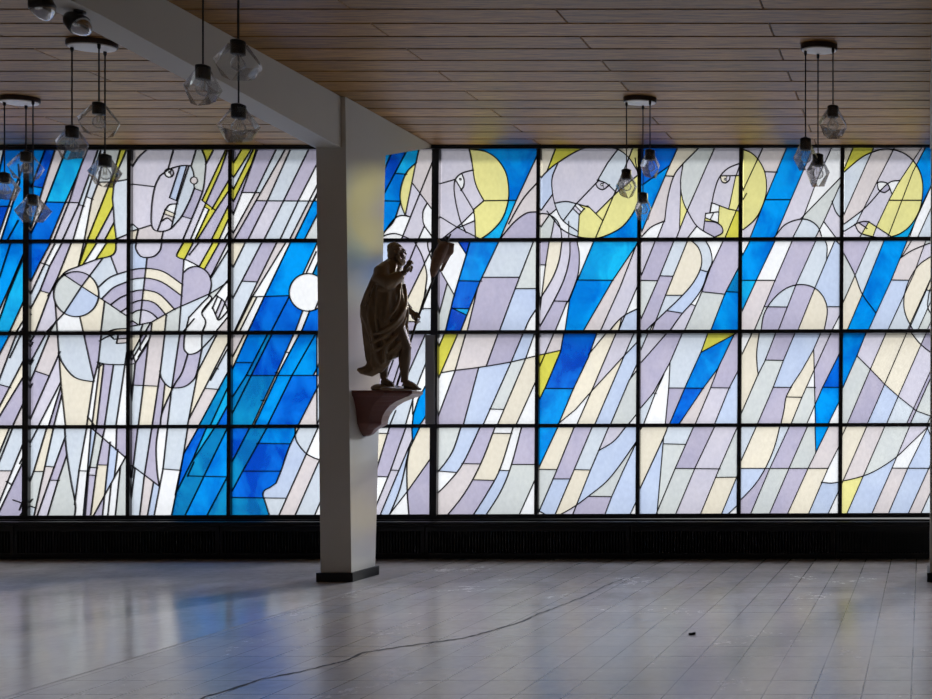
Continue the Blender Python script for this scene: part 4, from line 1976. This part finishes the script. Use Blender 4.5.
# near hand: palm upright, forefinger and thumb nearly closing a ring
add_ellipsoid(b, P(406.6, 270.4, -0.195), (0.034, 0.026, 0.046), Matrix.Rotation(math.radians(20), 4, 'Y'), 14)
finger(b, [P(407.4, 267.6, -0.212), P(407.6, 264.6, -0.216), P(409.4, 262.4, -0.214), P(411.2, 263.6, -0.21)], 0.0145, 0.011)
finger(b, [P(408.2, 267.8, -0.198), P(409.2, 264.4, -0.198), P(411.2, 262.9, -0.196), P(412.4, 264.6, -0.194)], 0.0145, 0.011)
finger(b, [P(408.6, 269.4, -0.184), P(410.6, 267.4, -0.180), P(412.2, 268.4, -0.178), P(411.4, 270.2, -0.178)], 0.0145, 0.011)
finger(b, [P(408.4, 271.2, -0.174), P(410.0, 270.4, -0.168), P(411.4, 271.4, -0.166), P(410.6, 273.0, -0.168)], 0.013, 0.010)
finger(b, [P(405.8, 270.6, -0.222), P(407.6, 268.8, -0.236), P(409.6, 267.0, -0.232), P(410.8, 265.6, -0.222)], 0.0155, 0.012)
# far hand: hanging, closed round the staff
add_ellipsoid(b, P(416.4, 314.4, 0.13), (0.044, 0.032, 0.048), Matrix.Rotation(math.radians(-35), 4, 'Y'), 14)
for k, (dx, dy, ln) in enumerate(((0.0, 0.02, 1.0), (-0.5, 0.007, 1.12), (-1.1, -0.006, 1.0), (-1.8, -0.018, 0.8))):
    y = 0.13 + dy
    finger(b, [P(417.8 + dx, 315.4 - dx * 0.2, y), P(419.2 + dx, 317.6, y - 0.02), P(418.8 + dx, 317.6 + 2.6 * ln, y - 0.026),
               P(417.4 + dx, 318.2 + 3.6 * ln, y - 0.012)], 0.0145, 0.011)
finger(b, [P(414.8, 314.8, 0.105), P(415.2, 317.0, 0.088), P(416.6, 319.0, 0.09)], 0.0155, 0.012)
# legs
add_tube(b, [P(392, 322, -0.07), P(399, 336, -0.09), P(404.8, 346.5, -0.09), P(405.2, 350.5, -0.085), P(404.6, 359, -0.085), P(404.4, 368, -0.08),
             P(404.6, 377, -0.08), P(404.6, 383, -0.08)],
         [0.10, 0.082, 0.060, 0.054, 0.056, 0.046, 0.034, 0.036], 16)
add_ellipsoid(b, P(406.6, 348, -0.09), (0.046, 0.05, 0.055), None, 14)
add_tube(b, [P(403.4, 384.6, -0.08), P(407, 384.4, -0.085), P(412, 386.4, -0.09), P(416.5, 388.4, -0.092), P(418.6, 389, -0.094)],
         [0.036, 0.044, 0.040, 0.028, 0.018], 14)
add_tube(b, [P(389, 322, 0.08), P(386.5, 338, 0.09), P(383.2, 352, 0.08), P(383.6, 362, 0.08), P(383.4, 371, 0.08), P(384.0, 379, 0.075)],
         [0.10, 0.085, 0.058, 0.054, 0.040, 0.033], 16)
add_tube(b, [P(382.4, 383, 0.07), P(386, 382.6, 0.05), P(390.5, 385.6, 0.03), P(394, 387.6, 0.015)], [0.034, 0.042, 0.038, 0.022], 14)
for k in range(5):
    rt = 0.014 - 0.0016 * k
    yy = -0.118 + 0.013 * k
    finger(b, [P(416.5 - k * 0.5, 388.2, yy), P(418.8 - k * 0.7, 389.0, yy), P(420.6 - k * 0.9, 389.5, yy)], rt, rt * 0.8)
    yy = -0.006 + 0.012 * k
    finger(b, [P(392.5 - k * 0.4, 387.2, yy), P(394.6 - k * 0.5, 388.2, yy), P(396.2 - k * 0.6, 388.8, yy)], rt, rt * 0.8)
body = remeshed('body', b, 0.0046, M_FLESH, statue, 2)

# hair and beard
b = bmesh.new()
add_ellipsoid(b, P(395.6, 251.0), (0.076, 0.074, 0.078), tilt)
add_ellipsoid(b, P(392.4, 256.0), (0.046, 0.058, 0.056))
rg = random.Random(8)
for k in range(46):
    a, e = rg.uniform(0.6, 5.7), rg.uniform(-0.1, 1.35)
    c = P(395.6, 251.0) + Vector((math.cos(a) * math.cos(e) * 0.073, math.sin(a) * math.cos(e) * 0.072, math.sin(e) * 0.077))
    if c.x > 0.088 and c.z < 1.42:
        continue
    add_ellipsoid(b, c, (0.017, 0.017, 0.015), None, 8)
from_hair = remeshed('hair', b, 0.006, M_BRONZE, statue, 1)
b = bmesh.new()
add_ellipsoid(b, P(401.2, 260.6), (0.042, 0.046, 0.05), Matrix.Rotation(math.radians(-14), 4, 'Y'))
add_ellipsoid(b, P(400.6, 264.0), (0.026, 0.03, 0.026))
for s in (-1, 1):
    add_tube(b, [P(397.4, 254.6, s * 0.062), P(398.6, 259, s * 0.056), P(400.6, 262.6, s * 0.03)], [0.016, 0.024, 0.022], 10)
    add_tube(b, [P(404.6, 256.2, s * 0.006), P(403.6, 258.4, s * 0.028), P(402.6, 261, s * 0.034)], [0.008, 0.010, 0.008], 8)
for k in range(9):
    y = -0.04 + 0.01 * k
    add_tube(b, [P(402.4, 258.6, y), P(403.0 - abs(y) * 20, 262.6, y), P(401.6 - abs(y) * 12, 265.8, y * 0.6)], [0.009, 0.010, 0.006], 7)
remeshed('beard', b, 0.006, M_BRONZE, statue, 1)

# robe: rings from neck to the slanting hem, with folds
RINGS = [  # left x,y ; right x,y ; half depth ; fold depth
    ((388.4, 259.5), (400.6, 263.5), 0.068, 0.003), ((382.6, 263.5), (402.6, 268), 0.125, 0.004), ((376.6, 270.5), (403.4, 276), 0.175, 0.008),
    ((371.4, 283), (404.2, 286), 0.195, 0.012), ((366.0, 296), (406.8, 298), 0.195, 0.015), ((361.6, 308), (408.4, 308), 0.190, 0.017),
    ((361.4, 317), (407.8, 316), 0.180, 0.018), ((364.0, 326), (406.6, 324), 0.172, 0.019), ((365.8, 338), (407.4, 333), 0.168, 0.020),
    ((367.4, 349), (408.2, 341), 0.165, 0.022), ((368.4, 360), (407.2, 347.5), 0.160, 0.024), ((369.5, 366), (404.4, 352.5), 0.150, 0.026),
    ((372.0, 371.0), (400.6, 356.5), 0.142, 0.028)]
b = bmesh.new()
rings = []
NN = 120
fine = []
for k in range(len(RINGS) - 1):
    for s in range(4):
        fine.append((k, s / 4))
fine.append((len(RINGS) - 2, 1.0))
for k, t in fine:
    (l0, r0, h0, f0), (l1, r1, h1, f1) = RINGS[k], RINGS[k + 1]
    L_ = P(l0[0] + (l1[0] - l0[0]) * t, l0[1] + (l1[1] - l0[1]) * t)
    R_ = P(r0[0] + (r1[0] - r0[0]) * t, r0[1] + (r1[1] - r0[1]) * t)
    h = h0 + (h1 - h0) * t
    fd = (f0 + (f1 - f0) * t) * 1.5
    c = (L_ + R_) / 2
    ax = (R_ - L_) / 2 * 1.07
    c = c + Vector((-0.006, 0, 0))
    u = (k + t) / len(RINGS)
    ring = []
    for i in range(NN):
        a = 2 * math.pi * i / NN
        fold = fd * (0.6 * math.sin(9 * a + 5.0 * u) + 0.4 * math.sin(15 * a - 7.0 * u + 1.0))
        kx = 1.0 + fold / max(0.05, ax.length) - fd / ax.length * 0.6
        p = c + ax * math.cos(a) * kx + Vector((0, math.sin(a) * (h + fold), 0))
        ring.append(p)
    rings.append(ring)
add_rings(b, rings)
# sagging tail of the cloak behind
add_tube(b, [P(380, 356, 0.0), P(375, 365, -0.01), P(368, 371, -0.02), P(361, 371.6, -0.02), P(357.6, 370.2, -0.02)], [0.07, 0.07, 0.05, 0.034, 0.014], 14)
add_tube(b, [P(384, 358, -0.07), P(379, 368, -0.06), P(371, 374.0, -0.05), P(361.5, 373.6, -0.03)], [0.05, 0.055, 0.04, 0.016], 14)
add_tube(b, [P(390, 352, -0.09), P(384, 364, -0.08), P(378.5, 373.2, -0.06)], [0.05, 0.05, 0.026], 14)
add_tube(b, [P(390, 350, 0.09), P(384, 364, 0.08), P(376, 372, 0.06)], [0.05, 0.05, 0.03], 14)
# sleeve of the raised arm with its hanging cuff
add_tube(b, [P(386, 268.5, -0.09), P(382, 274, -0.14), P(381.5, 282, -0.19), P(387, 285.5, -0.22), P(395, 281.5, -0.218), P(401.4, 276.8, -0.208)],
         [0.055, 0.074, 0.082, 0.074, 0.060, 0.046], 16)
add_tube(b, [P(399.5, 280, -0.21), P(393, 287, -0.215), P(387, 291, -0.205), P(380, 292, -0.18)], [0.026, 0.036, 0.036, 0.03], 12)
# sleeve of the far arm
add_tube(b, [P(392, 274, 0.13), P(397, 289, 0.185), P(402, 302, 0.20), P(406.5, 306.6, 0.185), P(409.2, 308.6, 0.17)],
         [0.075, 0.070, 0.064, 0.055, 0.050], 16)
# cloak edge over the shoulders, and folds drawn from the front hip to the back
for pts, r in (
        ([P(388, 263, -0.05), P(383, 267, -0.12), P(376, 279, -0.17), P(369, 295, -0.18), P(364.5, 309, -0.15)], 0.024),
        ([P(401, 268, -0.06), P(395, 275, -0.13), P(386, 279, -0.17)], 0.020),
        ([P(407, 300, -0.02), P(404, 312, -0.11), P(395, 324, -0.17), P(383, 333, -0.185), P(370, 337, -0.12)], 0.022),
        ([P(406.6, 308, -0.06), P(402, 320, -0.13), P(393, 331, -0.17), P(381, 340, -0.175), P(370, 345, -0.11)], 0.020),
        ([P(406, 318, -0.08), P(401, 330, -0.14), P(393, 340, -0.165), P(382, 349, -0.165), P(371, 354, -0.10)], 0.020),
        ([P(406.6, 328, -0.09), P(402, 340, -0.14), P(393, 350, -0.15), P(383, 358, -0.15)], 0.018),
        ([P(404.6, 284, -0.04), P(405.6, 297, -0.09), P(404, 309, -0.13), P(397, 322, -0.18)], 0.020),
        ([P(399.5, 290, -0.15), P(398.5, 302, -0.18), P(393, 314, -0.195), P(384, 324, -0.19)], 0.016),
        ([P(378, 290, -0.19), P(376, 306, -0.185), P(376, 322, -0.18), P(378, 336, -0.175)], 0.014),
        ([P(371, 300, -0.16), P(369, 316, -0.155), P(370, 332, -0.15)], 0.016)):
    q = [Vector(p) for p in catmull(pts, 5)]
    rr = [r * (0.55 + 0.45 * math.sin(math.pi * (k + 0.5) / len(q))) for k in range(len(q))]
    add_tube(b, q, rr, 10)
remeshed('robe', b, 0.0068, M_BRONZE, statue, 2)

# rocky ground under the feet
b = bmesh.new()
add_ellipsoid(b, P(380, 388.6, 0.06), (0.085, 0.10, 0.045), None, 14)
add_ellipsoid(b, P(391, 389.6, 0.0), (0.11, 0.15, 0.026), None, 14)
add_ellipsoid(b, P(404, 390.0, -0.06), (0.15, 0.10, 0.020), None, 14)
add_ellipsoid(b, P(398, 388.8, 0.05), (0.06, 0.05, 0.03), None, 12)
for v in b.verts:
    if v.co.z < 0.0015:
        v.co.z = 0.0015
remeshed('rock_base', b, 0.008, M_BRONZE, statue, 1)

# staff in the lowered hand and the scroll at its top
b = bmesh.new()
add_tube(b, [P(396.2, 388, 0.10), P(418, 317, 0.115), P(440, 262, 0.12), P(449.5, 234, 0.12), P(453, 228, 0.12)], [0.011, 0.011, 0.011, 0.012, 0.007], 10)
add_ellipsoid(b, P(449.2, 232.6, 0.12), (0.022, 0.022, 0.02), None, 12)
staff = from_bm('staff', b, M_STAFF, statue)
b = bmesh.new()
add_ellipsoid(b, P(447, 244, 0.12), (0.085, 0.04, 0.075), Matrix.Rotation(math.radians(25), 4, 'Y'), 16)
add_ellipsoid(b, P(443.5, 251, 0.11), (0.06, 0.04, 0.08), Matrix.Rotation(math.radians(20), 4, 'Y'), 16)
add_tube(b, [P(446, 240, 0.10), P(441, 250, 0.09), P(437.5, 259, 0.095), P(434.8, 268, 0.11), P(433.6, 274, 0.12)], [0.05, 0.06, 0.052, 0.038, 0.016], 12)
add_tube(b, [P(453.5, 240, 0.12), P(450.6, 248, 0.125), P(447, 257, 0.13), P(442.8, 266.8, 0.13)], [0.03, 0.030, 0.020, 0.014], 10)
add_tube(b, [P(443, 240, 0.12), P(440.2, 236, 0.12), P(439.4, 233.6, 0.12)], [0.03, 0.014, 0.006], 8)
add_tube(b, [P(450, 239, 0.12), P(455.4, 239.4, 0.12), P(455.0, 243, 0.12)], [0.026, 0.02, 0.012], 8)
for k in range(4):
    add_tube(b, [P(450 - 3 * k, 238 + k, 0.078), P(447 - 3 * k, 247 + k, 0.07), P(443.6 - 2.6 * k, 256 + k, 0.08)], [0.010, 0.013, 0.007], 8)
scroll = remeshed('scroll', b, 0.006, M_SCROLL, staff, 1)

# ------------------------------------------------------------------ the scrap on the floor
d = F * EYE / (634.5 - VY)
o = at(692, 634.5, d)
b = bmesh.new()
rg = random.Random(4)
outl = [(-0.028, 0.0), (-0.02, 0.014), (-0.004, 0.010), (0.010, 0.018), (0.03, 0.006), (0.024, -0.010), (0.006, -0.014), (-0.012, -0.009)]
rings = []
for z, s in ((0.0, 0.8), (0.006, 1.0), (0.012, 0.7)):
    rings.append([(x * s, y * s, z + (0.008 * max(0, x / 0.03) if z else 0)) for x, y in outl])
add_rings(b, rings)
leaf = from_bm('scrap', b, M_BASE)
leaf.location = (o.x, o.y, 0)
leaf.rotation_euler = (0, 0, 0.2)
tag(leaf, 'small dark scrap lying alone on the grey tiled floor', 'litter')
